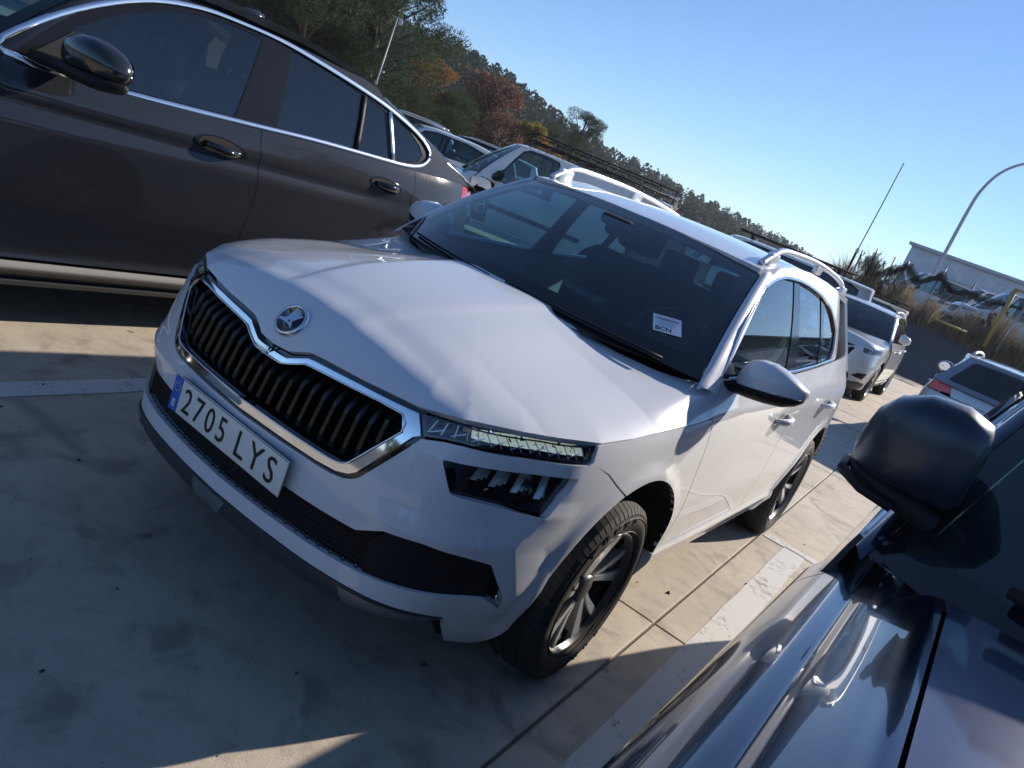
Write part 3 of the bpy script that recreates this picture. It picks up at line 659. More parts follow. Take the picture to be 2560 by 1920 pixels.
def build_kamiq():
    W = MT['white']
    root = empty('parked_car', (0, .03, 0), label='white compact SUV with winged-arrow badge and plate 2705 LYS in the middle', cat='car', group='cars in the parking lot')
    # ---- bumper with openings
    arc = [(K.sy(y), z) for y, z in arch_poly(.03, .335, .425, 113, 188, 12)]
    top = [(0, .607), (.106, .608), (.345, .610), (.385, .616), (.408, .625), (.426, .638), (.538, .794), (.60, .808), (.654, .814), (.773, .818), (.956, .823), (1.071, .828), (1.083, .836), (1.179, .797), (arc[0][0]-.004, arc[0][1])]
    low = [(1.02, .19), (.98, .178), (.88, .19), (.835, .245), (.795, .325), (.70, .338), (.512, .352), (.274, .357), (0, .359)]
    lg = [(0, .404), (.24, .404), (.47, .404), (.64, .405), (.875, .409), (.937, .378), (.925, .425), (.847, .523), (.76, .538), (.64, .551), (.54, .544), (.505, .526), (.47, .509), (.24, .507), (0, .507)]
    lamp = round_poly([(.612, .768), (.73, .778), (.877, .783), (1.045, .790), (1.030, .752), (.968, .672), (.88, .676), (.758, .687), (.665, .690)], .012)
    bump_ = panel('front_bumper', KF, sym(top+arc[1:]+low), W, root, holes=[sym(lg), lamp, [(-u, v) for u, v in reversed(lamp)]], res=.015, flange=.03)
    # ---- lower grille, honeycomb bars and side blades
    g = sym([(0, .385), (.5, .385), (.9, .385), (.975, .36), (.96, .44), (.87, .54), (.6, .57), (.5, .535), (0, .53)])
    lgp = panel('lower_grille', K.fm(-.035), g, MT['black'], root, res=.05, flange=0)
    segs = []
    V = []; F = []
    def bar2(fm, a, b, w, off=0):
        a = np.array(a); b = np.array(b); t = b-a; t = t/np.linalg.norm(t); nrm = np.array([-t[1], t[0]])*w/2; q = np.array([a-nrm, b-nrm, b+nrm, a+nrm]); i = len(V)
        for p in fm(q[:, 0], q[:, 1]): V.append(p)
        F.append((i, i+1, i+2, i+3))
    fm_h = K.fm(-.012)
    for r in range(7):
        z = .412+r*.0145
        for c in range(-22, 23):
            s = c*.040+(r % 2)*.020
            if abs(s) > .66: continue
            bar2(fm_h, (s-.013, z), (s+.013, z), .005); bar2(fm_h, (s+.013, z), (s+.020, z+.00725), .004); bar2(fm_h, (s+.013, z), (s+.020, z-.00725), .004); bar2(fm_h, (s-.013, z), (s-.020, z+.00725), .004); bar2(fm_h, (s-.013, z), (s-.020, z-.00725), .004)
    mobj('honeycomb', V, F, MT['black'], lgp, smooth=False)
    for sg in (1, -1):
        panel('fog_blade', K.fm(-.010), [(sg*.52, .405), (sg*.885, .411), (sg*.87, .47), (sg*.845, .519), (sg*.64, .546), (sg*.55, .540), (sg*.515, .50)], MT['black'], lgp, res=.04, flange=.02  )
        tube('chrome_tick', K.fm(.0)(np.array([sg*.93, sg*.905]), np.array([.382, .43])), .005, MT['chrome'], lgp, n=6)
    # ---- skid lip
    def lipf(u, v):
        P = K(u, v, .003); t = np.clip((.325-v)/.04, 0, 1); P[:, 1] += .03*t**2; P[:, 0] *= 1-.02*t; return P
    panel('skid_lip', lipf, sym([(0, .357), (.274, .355), (.512, .350), (.70, .336), (.79, .323), (.77, .296), (.60, .290), (.47, .290), (.234, .290), (0, .290)]), MT['dlip'], root, res=.02, flange=.06)
    for s0, s1 in ((-.10, .055), (.48, .76), (-.76, -.48)):
        z0, z1 = (.300, .358) if abs(s0+s1) < .2 else (.300, .352)
        def lf2(u, v):
            P = lipf(u, v); P[:, 1] -= .003; return P
        zc = lambda s: np.interp(abs(s), [0, .274, .512, .70, .78], [.356, .354, .349, .335, .323])
        panel('lip_tab', lf2, [(s0+.02, .300), (s1-.02, .300), (s1, zc(s1)-.004), ((s0+s1)/2, zc((s0+s1)/2)-.004), (s0, zc(s0)-.004)], MT['lip'], root, res=.03, flange=.004)
    def under(u, v): return np.stack([u, v, np.full(len(u), .25)], 1)
    panel('undertray', under, [(-.45, -.58), (.45, -.58), (.55, -.42), (.60, -.38), (.60, 3.2), (-.60, 3.2), (-.60, -.38), (-.55, -.42)], MT['well'], root, res=.3, flange=.0)
    # ---- grille
    go = [(0, .622), (.12, .623), (.30, .623), (.362, .627), (.398, .637), (.416, .650), (.463, .720), (.515, .792), (.533, .802), (.524, .818), (.503, .848), (.30, .843), (.152, .835), (.128, .832), (.112, .824), (.066, .803), (.045, .801), (0, .801)]
    gi = [(0, .647), (.12, .647), (.30, .647), (.352, .649), (.376, .656), (.390, .667), (.430, .722), (.478, .786), (.481, .795), (.462, .831), (.30, .828), (.15, .819), (.125, .814), (.107, .805), (.062, .786), (.04, .784), (0, .784)]
    fr = panel('grille_frame', K.fm(.006), sym(go), MT['chrome'], root, holes=[sym(gi)], res=.016, flange=.03)
    mid = [((a[0]*.5+b[0]*.5), (a[1]*.5+b[1]*.5)) for a, b in zip(go[:len(gi)], gi)]
    # raised ridge inside the chrome band
    hull = sym([(0, .618), (.36, .62), (.42, .645), (.54, .80), (.505, .858), (.15, .848), (.06, .812), (0, .812)])
    panel('grille_surround', K.fm(-.014), sym([(0, .606), (.106, .607), (.369, .611), (.408, .623), (.43, .638), (.545, .796), (.512, .862), (.30, .852), (.14, .844), (.06, .808), (0, .806)]), MT['gblack'], root, holes=[sym(gi)], res=.03, flange=.05)
    back = panel('grille_back', K.fm(-.075), hull, MT['well'], root, res=.06, flange=0)
    gp = np.array(gi)
    def zr(s):
        a = abs(s); lo = np.interp(a, [0, .30, .352, .376, .39, .43, .478], [.647, .647, .649, .656, .667, .722, .786]); hi = np.interp(a, [0, .04, .062, .107, .125, .15, .30, .462, .48], [.784, .784, .786, .805, .814, .819, .828, .831, .80]); return lo, hi
    for i in range(-11, 11):
        s = .0205+i*.0405; lo, hi = zr(s); lo += .004; hi -= .003
        if hi-lo < .03 or abs(s) > .452: continue
        zz = np.linspace(lo, hi, 11); q = (zz-lo)/(hi-lo); dep = -.012-.045*np.clip((q-.70)/.30, 0, 1)**1.4-.012*np.clip((.12-q)/.12, 0, 1)
        path = np.concatenate([K(np.array([s]), np.array([z]), d) for z, d in zip(zz, dep)])
        sl = sweep('grille_slat', path, [(-.0085, -.035), (.0085, -.035), (.0085, -.003), (.006, 0), (-.006, 0), (-.0085, -.003)], MT['slat'], root, up=(0, -1, 0)); fix_normals(sl); sl.data.set_sharp_from_angle(angle=.5)
    gl = np.array(smooth_poly(sym(gi), 2)); gq_ = K(gl[:, 0], gl[:, 1], .008); sweep('grille_inner_edge', gq_, circ(.0028, 6), MT['chrome'], root, up=(0, -1, 0), closed=True)
    # ---- badge
    c = KH(np.array([0.0]), np.array([-.797]))[0]; n = surf_normals(KH, np.array([0.]), np.array([-.797]))[0]; n = n if n[2] > 0 else -n
    Mb = np.array(basis(tuple(c+n*.002), (1, 0, 0), tuple(np.cross(n, (1, 0, 0)))) @ Matrix.Scale(1.15, 4))
    def place(o): o.data.transform(Matrix(Mb.tolist())); return o
    badge = place(lathe('badge', [(-.004, .0), (.005, .0), (.0055, .036), (-.004, .036)], MT['gblack'], root, axis='z', n=40))
    place(lathe('badge_ring', [(-.004, .0355), (.007, .0355), (.009, .038), (.008, .0415), (.003, .0445), (-.004, .045)], MT['chrome'], badge, axis='z', n=48))
    def flat(name, pts, z0=.006, z1=.0078):
        k = len(pts); V = [(x, y, z0) for x, y in pts]+[(x, y, z1) for x, y in pts]; o = mobj(name, V, [tuple(range(k, 2*k))]+[(i, (i+1) % k, k+(i+1) % k, k+i) for i in range(k)], MT['chrome'], badge, smooth=False); fix_normals(o); return place(o)
    # winged arrow: shaft, head, feathers
    S_ = 1.0
    flat('badge_arrow', [(-.030, -.016), (-.024, -.013), (-.008, -.0135), (.008, -.0145), (.012, -.017), (.020, -.020), (.018, -.014), (.016, -.008), (.013, -.0085), (.010, -.004), (.016, .006), (.024, .017), (.026, .020), (.020, .022), (.017, .013), (.0165, .023), (.011, .0275), (.0095, .014), (.008, .029), (.002, .0315), (.0015, .015), (-.001, .0315), (-.008, .0315), (-.010, .018), (-.011, .010), (-.013, .0), (-.019, -.005), (-.026, -.006), (-.030, -.008)])
    place(lathe('badge_eye', [(.0078, .0), (.0082, .0), (.0082, .0032), (.0075, .0034)], MT['gblack'], badge, axis='z', n=14, centre=(.001, -.006, 0)))
    # ---- number plate
    zc, yp = .540, -.893; PX = -.013
    pl = box('number_plate', (PX, yp, zc), (.520, .006, .110), MT['plate'], root, .0025)
    box('plate_holder', (PX, yp+.010, zc), (.50, .012, .10), MT['black'], root, .003)
    Mp = lambda x, z, d=.0038: basis((x, yp-d, zc+z), (1, 0, 0), (0, 0, 1))
    text_mesh('plate_number', '2705', .1, MT['ink'], pl, Mp(-.111, 0), bold=.0002, depth=.0007, space=1.32, fit=(.203, .075)); text_mesh('plate_letters', 'LYS', .1, MT['ink'], pl, Mp(.128, 0), bold=.0002, depth=.0007, space=1.32, fit=(.168, .075))
    box('plate_country_band', (-.2385+PX, yp-.0032, zc), (.038, .0012, .104), MT['blue'], pl); text_mesh('plate_country', 'E', .030, MT['plate'], pl, Mp(-.2385+PX, -.030, .0046), depth=.0004, bold=.001)
    st = [lathe('star', [(-.0008, .0), (.0, .0022)], MT['yell'], None, axis='y', n=5, centre=(-.2385+PX+.0125*math.cos(a), yp-.0042, zc+.022+.0125*math.sin(a))) for a in np.linspace(0, 2*np.pi, 12, endpoint=False)]
    join('plate_stars', st, pl)
    for (w_, h_, x_, z_) in ((.516, .0015, 0, .0525), (.516, .0015, 0, -.0525)): box('plate_rim', (x_+PX, yp-.0033, zc+z_), (w_, .001, h_), MT['dgrey'], pl)
    # ---- daytime light strips and lower lamps
    for sg in (1, -1):
        drl = [(.510, .846), (.632, .859), (.82, .865), (.944, .870), (1.090, .880), (1.071, .833), (.956, .828), (.773, .823), (.654, .819), (.60, .813), (.540, .801), (.532, .812)]
        dm = [(u*sg, v) for u, v in drl]
        hl = panel('headlight', K.fm(-.052), dm, MT['lampback'], root, res=.04, flange=0)
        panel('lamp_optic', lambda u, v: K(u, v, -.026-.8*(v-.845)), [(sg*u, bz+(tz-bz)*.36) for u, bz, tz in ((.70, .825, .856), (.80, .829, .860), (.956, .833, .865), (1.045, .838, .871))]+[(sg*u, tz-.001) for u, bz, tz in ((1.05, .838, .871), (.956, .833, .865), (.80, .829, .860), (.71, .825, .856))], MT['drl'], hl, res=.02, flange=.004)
        panel('lens', K.fm(-.005), dm, MT['lens'], hl, res=.02, flange=0  )
        fo = K.fm(-.004)
        inn = [(u, v) for u, v in drl]; P2 = np.array(inn); cen = P2.mean(0)
        frame = [(sg*u, v-.008 if v > .845 else v+.007) for u, v in drl]
        panel('lamp_bezel', K.fm(-.008), dm, MT['gblack'], hl, holes=[[(sg*(u+(.006 if i in (0, 10, 11) else -.006 if i in (4, 5) else 0)), v-.004 if v > .845 else v+.004) for i, (u, v) in enumerate(drl)]], res=.02, flange=.03  )
        rnd = random.Random(3); V = []; F = []; Vl = []; Fl = []; Vg = []; Fg = []
        def quad(Vx, Fx, pts, offs):
            i = len(Vx)
            for (u, v), of in zip(pts, offs): Vx.append(K(np.array([sg*u]), np.array([v]), of)[0])
            Fx.append(tuple(range(i, i+len(pts))))
        bot = lambda u: np.interp(u, [.54, .60, .654, .773, .956, 1.071], [.806, .817, .823, .827, .832, .838]); topz = lambda u: np.interp(u, [.51, .632, .82, .944, 1.092], [.841, .855, .861, .866, .876])
        us = np.linspace(.56, 1.065, 17)
        for i, u in enumerate(us):
            a, b = bot(u), topz(u); du = .03 if i > 4 else .008*(i-2); wd_ = .0018
            quad(Vl, Fl, [(u-wd_, b), (u+wd_, b), (u+du+wd_, a), (u+du-wd_, a)], [-.010, -.010, -.016, -.016])
            if i % 2 == 0: quad(Vl, Fl, [(u-.012, a+.002), (u-.012, a+.004), (u+.03, (a+b)/2+.004), (u+.03, (a+b)/2+.001)], [-.012]*4)
            if i > 3 and u < 1.05:
                for k in range(4):
                    uu = u+rnd.uniform(-.012, .016); m_ = a+(b-a)*rnd.uniform(.35, .8); h_ = rnd.uniform(.004, .012); w2 = rnd.uniform(.006, .016)
                    quad(V, F, [(uu, m_), (uu+w2, m_+rnd.uniform(-.003, .006)), (uu+w2*.6, m_+h_)], [-.030+rnd.uniform(-.01, .012) for _ in range(3)])
                quad(Vg, Fg, [(u-.014, a+.3*(b-a)), (u+.018, a+.3*(b-a)), (u+.020, b-.004), (u-.016, b-.004)], [-.018, -.016, -.034, -.036])
            elif u < .72:
                quad(V, F, [(u, a+.018), (u+.014, a+.019), (u+.012, a+.026)], [-.03, -.02, -.03])
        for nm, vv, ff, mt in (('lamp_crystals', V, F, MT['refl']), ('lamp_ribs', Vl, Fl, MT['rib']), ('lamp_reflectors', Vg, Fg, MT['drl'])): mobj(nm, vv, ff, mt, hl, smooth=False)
        quad_v = []; quad_f = []
        i0 = .655; q = K(np.array([sg*u for u in (.640, .668, .668, .640)]), np.array([.842, .843, .853, .852]), -.022); mobj('indicator_bulb', q, [(0, 1, 2, 3)], MT['orange'], hl, smooth=False)
        # lower lamp
        lm = [(sg*u, v) for u, v in lamp]
        def inset(k): 
            A = np.array(lm); c_ = A.mean(0); return [tuple(p) for p in c_+(A-c_)*k]
        ll = panel('lower_lamp', K.fm(-.088), inset(1.0), MT['lampback'], root, res=.04, flange=0  )
        panel('lens', K.fm(-.026), inset(1.0), MT['lens'], ll, res=.025, flange=0  )
        panel('lamp_bezel', K.fm(-.028), inset(1.0), MT['gblack'], ll, holes=[[(sg*u, v) for u, v in [(.695, .768), (.80, .774), (1.018, .782), (.958, .697), (.85, .706), (.715, .724)]]], res=.03, flange=.05  )
        for k, (u0, bright_) in enumerate(((.725, 1), (.79, 1), (.865, 1), (.945, 1))):
            V = []; F = []
            for j, (o0, w0) in enumerate(((0, .010), (.020, .008), (.036, .005))):
                uu = u0+o0; b_, t_ = .728-.008*k+.005*j, .764-.004*j; sl_ = .045
                quad(V, F, [(uu-w0, b_), (uu+w0, b_+.002), (uu+w0+sl_, t_), (uu-w0+sl_, t_-.003)], [-.034-.006*j, -.030, -.062-.01*j, -.070])
            mobj('lamp_reflector', V, F, MT['rib'], ll, smooth=False)
        lathe('lamp_projector', [(-.03, .0), (-.006, .026), (.0, .034), (-.02, .036)], MT['lampback'], ll, axis='y', n=24, centre=tuple(K(np.array([sg*.91]), np.array([.715]), -.06)[0]))
    # ---- hood
    rear = [(.745, .462), (.70, .372), (.62, .285), (.50, .205), (.36, .132), (.275, .100), (.245, .108), (.215, .128), (0, .138)]
    hb = [(x, y) for x, y, _ in KED]+rear
    hood = panel('hood', KH, sym([(0, -.838)]+hb[1:]), W, root, res=.013, flange=.02)
    # ---- front wings, doors, sills, rear quarters
    for sg in (1, -1):
        mir = sg < 0; SY = K.sy
        def P(name, poly, mat=W, parent=root, **k): return panel(name, KF, poly, mat, parent, mirror=mir, **{**dict(res=.028, flange=.014), **k})
        shut = [(1.096, .886), (1.272, .899), (1.492, .912), (1.753, .924), (1.884, .936)]
        g1 = [(SY(.452), .930), (SY(.458), .912), (SY(.463), .835), (SY(.468), .737), (SY(.496), .610), (SY(.528), .490), (SY(.536), .385)]
        arcf = [(SY(y), z) for y, z in arch_poly(.03, .335, .425, 8, 112.2, 18)]
        P('front_fender', [(1.088, .833), (1.094, .882)]+shut[1:]+g1+[(SY(.50), .372)]+arcf+[(1.185, .799)])
        sh2 = lambda l, d: [(s+d, z) for s, z in l]
        belt = lambda y: float(np.interp(y, [.45, .58, 1.57, 1.86, 2.37, 2.6], [1.066, 1.072, 1.090, 1.108, 1.142, 1.162]))
        d1 = [(SY(.512), 1.052), (SY(.457), .981), (SY(.452), .940)]+g1; d1 = sh2(d1, .006)
        g2 = [(SY(1.548), belt(1.55)), (SY(1.555), .933), (SY(1.59), .847), (SY(1.587), .751), (SY(1.56), .605), (SY(1.585), .456), (SY(1.62), .385)]
        P('door', d1+[(SY(1.615), .372)][:0]+list(reversed(sh2(g2, -.003)))+[(SY(1.2), belt(1.2)), (SY(.8), belt(.8)), (SY(.56), belt(.56))], res=.024)
        arcr = [(SY(y), z) for y, z in arch_poly(2.651, .335, .425, 97, 173, 14)]
        g3 = [(SY(2.60), belt(2.6)-.005), (SY(2.62), 1.02), (SY(2.62), .90), (SY(2.595), .80), (SY(2.57), .765)]
        P('door', sh2(g2, .003)+[(SY(2.215), .385)]+list(reversed([p for p in arcr if p[1] > .40 and p[1] < .762]))[::1]+list(reversed(g3))+[(SY(2.2), belt(2.2)), (SY(1.9), belt(1.9))], res=.028)
        arcq = [(SY(y), z) for y, z in arch_poly(2.651, .335, .425, 6, 94, 14)]
        P('rear_quarter', [(g3[-1][0]+.006, g3[-1][1])]+[(a+.006, b) for a, b in reversed(g3)][1:]+[(SY(3.0), 1.185), (SY(3.12), 1.19), (SY(3.20), 1.05), (SY(3.2), .62), (SY(3.12), .55)]+arcq, res=.04)
        P('sill', [(SY(.475), .368), (SY(1.62), .380), (SY(2.21), .382), (SY(2.235), .30), (SY(2.24), .215), (SY(.44), .215), (SY(.452), .30)], res=.03, flange=.1)
        P('tail_light', [(SY(3.02), .97), (SY(3.05), 1.10), (SY(3.24), 1.12), (SY(3.33), 1.05), (SY(3.26), .99)], mat=MT['red'], res=.04)
        for cy, a0, a1 in ((.03, 6, 190), (2.651, 6, 174)):
            th = np.radians(np.linspace(a0, a1, 30)); G = []
            for rr_, dx in ((.425, .0), (.425, -.03), (.428, -.34)):
                y = cy+rr_*np.cos(th); z = .335+rr_*np.sin(th); Q = K(np.array([SY(v) for v in y]), z); Q[:, 0] = Q[:, 0]+dx if dx > -.1 else .5; G.append(Q*[sg, 1, 1])
            grid('wheel_liner', G, MT['well'], root)
            lathe('wheel_liner_wall', [(.50*sg, .0), (.50*sg, .43)], MT['well'], root, n=30, centre=(0, cy, .335))
        # greenhouse side
        gf = [(y, z) for y, z in [(.505, 1.102), (.66, 1.238), (.93, 1.390), (1.00, 1.416), (1.09, 1.440), (1.20, 1.460), (1.33, 1.474), (1.487, 1.479), (1.475, 1.245), (1.448, 1.100), (1.0, 1.088), (.6, 1.084)]]
        gr = [(1.640, 1.108), (1.605, 1.342), (1.597, 1.480), (1.77, 1.474), (1.95, 1.462), (2.082, 1.448), (2.118, 1.263), (2.116, 1.134), (1.9, 1.120)]
        gq = smooth_poly([(2.19, 1.150), (2.180, 1.28), (2.178, 1.428), (2.28, 1.412), (2.39, 1.365), (2.478, 1.300), (2.462, 1.225), (2.39, 1.165)], 3)
        out = [(.50, 1.070), (.56, 1.140), (.80, 1.318), (.97, 1.425), (1.06, 1.470), (1.20, 1.510), (1.45, 1.536), (1.8, 1.545), (2.2, 1.535), (2.6, 1.51), (2.92, 1.47), (3.06, 1.30), (3.14, 1.18), (2.6, 1.158), (2.37, 1.142), (1.86, 1.106), (1.57, 1.090), (1.0, 1.080), (.58, 1.070)]
        pil = [(1.452, 1.098), (1.478, 1.245), (1.490, 1.486), (1.594, 1.487), (1.602, 1.342), (1.637, 1.104)]
        pil2 = [(2.120, 1.132), (2.121, 1.263), (2.086, 1.45), (2.174, 1.435), (2.176, 1.28), (2.186, 1.146)]
        o_ = [(.485, 1.078)]+[(y-.012, z+.020) if y < .97 else (y, z+.016) for y, z in gf[1:8]]+[(1.597, 1.496), (1.77, 1.490), (1.95, 1.478), (2.09, 1.464), (2.18, 1.445), (2.29, 1.428), (2.40, 1.380), (2.496, 1.302), (2.478, 1.215), (2.40, 1.148), (2.1, 1.122), (1.86, 1.108), (1.6, 1.094), (1.0, 1.080), (.6, 1.074)]
        sf = panel('roof_frame', KG, out, W, root, holes=[o_], res=.035, flange=.03, mirror=mir)
        KGi = lambda y, z, d=.012: KG(y, z)-np.array([d, 0, 0])
        fr_ = panel('window_surround', lambda y, z: KGi(y, z, .010), o_, MT['pil'], root, holes=[gf, gr, gq], res=.04, flange=.02, mirror=mir)
        for nm, pg, mt in (('side_window', gf, MT['glass']), ('side_window', gr, MT['glass']), ('quarter_window', gq, MT['glass'])): panel(nm, lambda y, z: KGi(y, z, .014), pg, mt, root, res=.05, flange=0, mirror=mir)
        cp = np.array([(.485, 1.078)]+[(y-.006, z+.012) if y < .97 else (y, z+.010) for y, z in gf[1:8]]+[(1.597, 1.490), (1.77, 1.484), (1.95, 1.472), (2.09, 1.458), (2.18, 1.439), (2.29, 1.421), (2.395, 1.374), (2.488, 1.302)])
        cp = np.array(smooth_poly(cp, 4, closed=False)); Q = KG(cp[:, 0], cp[:, 1])*[sg, 1, 1]
        sweep('window_trim', Q, rect(.006, .016, .002), MT['chrome'], root, up=(-sg*.4, 0, 1))
        bl = np.array([(.56, 1.076), (1.0, 1.086), (1.57, 1.097), (1.86, 1.113), (2.39, 1.152)]); Q = KG(bl[:, 0], bl[:, 1])*[sg, 1, 1]+np.array([.002*sg, 0, 0])
        sweep('belt_trim', Q, rect(.010, .014, .003), MT['chrome'], root, up=(-sg*.3, 0, 1))
        # A pillar
        v = np.linspace(-.08, 1, 28); we = KW(np.full(28, 1.0), v); yy = np.interp(v, [-.08, 0, .1, .5, .85, 1.0], [.440, .490, .545, .80, .985, 1.06]); zz = np.interp(v, [-.08, 0, .1, .5, .85, 1.0], [1.02, 1.060, 1.125, 1.318, 1.430, 1.472]); ge = KG(yy, zz)
        G = [we+np.array([0.004, 0, -.004]), we*.72+ge*.28+np.array([.006, -.006, .012]), we*.38+ge*.62+np.array([.006, -.004, .012]), ge]
        grid('a_pillar', np.array(G)*[sg, 1, 1], W, root, flip=sg < 0)
        # mirror
        zsp = lambda x: 1.066+.16*(abs(x)-.80)
        mr = mirror_shell('door_mirror', [(sg*x, yc, (zt_+zb_)/2, a_, (zt_-zb_)/2) for x, yc, zb_, zt_, a_ in ((.783, .705, 1.05, 1.115, .03), (.788, .700, 1.03, 1.140, .055), (.805, .695, 1.02, 1.165, .072), (.84, .692, 1.02, 1.182, .082), (.89, .695, 1.03, 1.187, .084), (.94, .702, 1.04, 1.178, .078), (.985, .712, 1.05, 1.161, .066), (1.015, .722, 1.065, 1.147, .048), (1.030, .73, 1.09, 1.140, .024), (1.034, .734, 1.11, 1.130, .008))], W, root, zlo=zsp, p=2.7, n=26)
        mirror_shell('mirror_base', [(sg*x, yc, (zt_+zb_)/2, a_, (zt_-zb_)/2) for x, yc, zb_, zt_, a_ in ((.715, .58, 1.020, 1.062, .05), (.76, .62, 1.022, 1.070, .055), (.80, .67, 1.024, 1.10, .066), (.85, .690, 1.026, 1.12, .077), (.91, .698, 1.034, 1.13, .078), (.97, .708, 1.048, 1.13, .066), (1.008, .72, 1.070, 1.13, .048), (1.026, .728, 1.09, 1.12, .02))], MT['black'], mr, zhi=lambda x: zsp(x)+.0005, n=24)
        Qm = np.array([(sg*(.90+.085*math.cos(a)), .781, 1.115+.050*math.sin(a)) for a in np.linspace(0, 2*np.pi, 20, endpoint=False)]); mobj('mirror_glass', Qm, [tuple(range(20))], MT['chrome'], mr, smooth=False)
        tube('mirror_indicator', [(sg*.95, .632, 1.090), (sg*.99, .652, 1.096), (sg*1.022, .69, 1.102)], .0035, MT['dgrey'], mr, n=5)
        # handles
        hf = lambda s, z: K(s, z)*np.array([sg, 1, 1])
        for yh, zh in ((1.43, .890), (2.36, .925)): handle(root, hf, SY(yh), zh, .20, W, slope=.06, out=.05)
        # roof rail
        rp = np.array(smooth_poly([(.560, 1.05, 1.500), (.563, 1.13, 1.540), (.565, 1.24, 1.578), (.566, 1.45, 1.593), (.566, 1.9, 1.603), (.562, 2.4, 1.588), (.555, 2.75, 1.560), (.55, 2.90, 1.515)], 5, closed=False))
        rl = sweep('roof_rail', rp*[sg, 1, 1], rect(.030, .024, .008), MT['satinw'], root, up=(0, 0, 1)); fix_normals(rl)
        for y_, z_ in ((1.17, 1.53), (2.0, 1.58), (2.82, 1.52)): box('rail_foot', (sg*.563, y_, z_), (.026, .12, .06), MT['satinw'], rl, .008)
        wheel(root, (.752*sg, 0, .328), side=sg, letters='KUMHO', axis_rot=.35)
        wheel(root, (.752*sg, 2.651, .328), side=sg, axis_rot=.9)
    # ---- windscreen, roof, tailgate
    fi = round_poly([(-.93, .10), (.93, .10), (.915, .915), (-.915, .915)], .06, 5)
    ws = panel('windscreen', KW, fi, MT['wglass'], root, res=.06, flange=0)
    panel('windscreen_border', KW, [(-1, -.02), (1, -.02), (1, 1.0), (-1, 1.0)], MT['gblack'], root, holes=[fi], res=.06, flange=.006)
    panel('roof', KR, sym([(0, .886), (.3, .900), (.5, .940), (.592, .977), (.598, 1.06), (.594, 1.2), (.590, 1.45), (.588, 1.8), (.590, 2.2), (.600, 2.6), (.602, 2.9), (.55, 3.05), (.3, 3.12), (0, 3.14)]), W, root, res=.04, flange=.03)
    def KT(u, v): 
        a = np.abs(u); b = np.stack([.74*u, 3.30-.10*a**3, np.full(len(u), 1.10)], 1); t = np.stack([.58*u, 3.06-.10*a**3, np.full(len(u), 1.50)], 1); return b+(t-b)*v[:, None]
    panel('rear_window', KT, round_poly([(-.85, .12), (.85, .12), (.85, .9), (-.85, .9)], .08), MT['glass'], root, res=.1, flange=0, flip=True)
    panel('tailgate_frame', KT, [(-1, -.05), (1, -.05), (1, 1), (-1, 1)], W, root, holes=[round_poly([(-.85, .12), (.85, .12), (.85, .9), (-.85, .9)], .08)], res=.1, flange=.02, flip=True)
    panel('rear_bumper', KF, [(K.sy(3.205), .25), (K.sy(3.205), 1.08), (K.end-.001, 1.1), (K.end-.001, .25)], W, root, res=.08); panel('rear_bumper', KF, [(K.sy(3.205), .25), (K.sy(3.205), 1.08), (K.end-.001, 1.1), (K.end-.001, .25)], W, root, res=.08, mirror=True)
    # ---- cabin
    dash = np.array([[(x, y, z) for x in np.linspace(-.72, .72, 13)] for y, z in ((.18, 1.06), (.32, 1.075), (.55, 1.06), (.70, 1.03), (.76, .95), (.78, .55))]); dash[:, :, 1] += .22*(dash[:, :, 0]/.72)**2*np.array([1, 1, .6, .2, 0, 0])[:, None]; 
    grid('dashboard', dash, MT['inter'], root, flip=True)
    seat(root, .37, 1.42, .62); seat(root, -.37, 1.42, .62)
    rb = box('rear_bench', (0, 2.25, .60), (1.25, .5, .2), MT['seat'], root, .05); box('bench_back', (0, 2.60, .92), (1.25, .16, .6), MT['seat'], rb, .05)
    for x in (-.38, 0, .38): box('rear_headrest', (x, 2.60, 1.29), (.25, .09, .15), MT['seat'], root, .035)
    steering(root, .37, .92, 1.02)
    box('interior_mirror', (0, .93, 1.40), (.24, .035, .07), MT['inter'], root, .02); box('camera_housing', (0, .83, 1.43), (.16, .14, .05), MT['inter'], root, .02)
    box('screen', (0, .74, 1.06), (.22, .02, .12), MT['gblack'], root, .008)
    panel('headliner', lambda x, y: KR(x, y)-np.array([0, 0, .03]), [(-.56, .95), (.56, .95), (.56, 3.0), (-.56, 3.0)], MT['liner'], root, res=.2, flange=0, flip=True)
    box('cabin_floor', (0, 1.6, .34), (1.4, 2.6, .04), MT['inter'], root)
    # ---- wipers and cowl
    panel('cowl', lambda u, v: np.stack([u, v, 1.060+.0*u], 1), [(-.74, .36), (-.4, .11), (0, .06), (.4, .11), (.74, .36), (.70, .45), (.3, .28), (0, .25), (-.3, .28), (-.70, .45)], MT['black'], root, res=.1, flange=0)
    for x0, x1 in ((.60, .02), (-.05, -.55)):
        u = np.linspace(x0/.72, x1/.72, 12); Pw = KW(u, np.linspace(.000, .012, 12))+np.array([0, -.010, .006]); tube('wiper', Pw, .005, MT['black'], root, n=6)
    # ---- paper sheet on the windscreen
    cn = KW(np.array([.6828, .8063, .8424, .7235]), np.array([.2573, .2921, .1765, .1482])); o0 = cn.mean(0); ex = cn[1]-cn[0]; ex = ex/np.linalg.norm(ex); ey0 = cn[0]-cn[3]; n_ = np.cross(ex, ey0); n_ = n_/np.linalg.norm(n_); ey = np.cross(n_, ex)
    w_, h_ = .108, .084; Mg = lambda x, y, d=0.0: basis(tuple(o0+ex*x+ey*y+n_*(.004+d)), tuple(ex), tuple(ey))
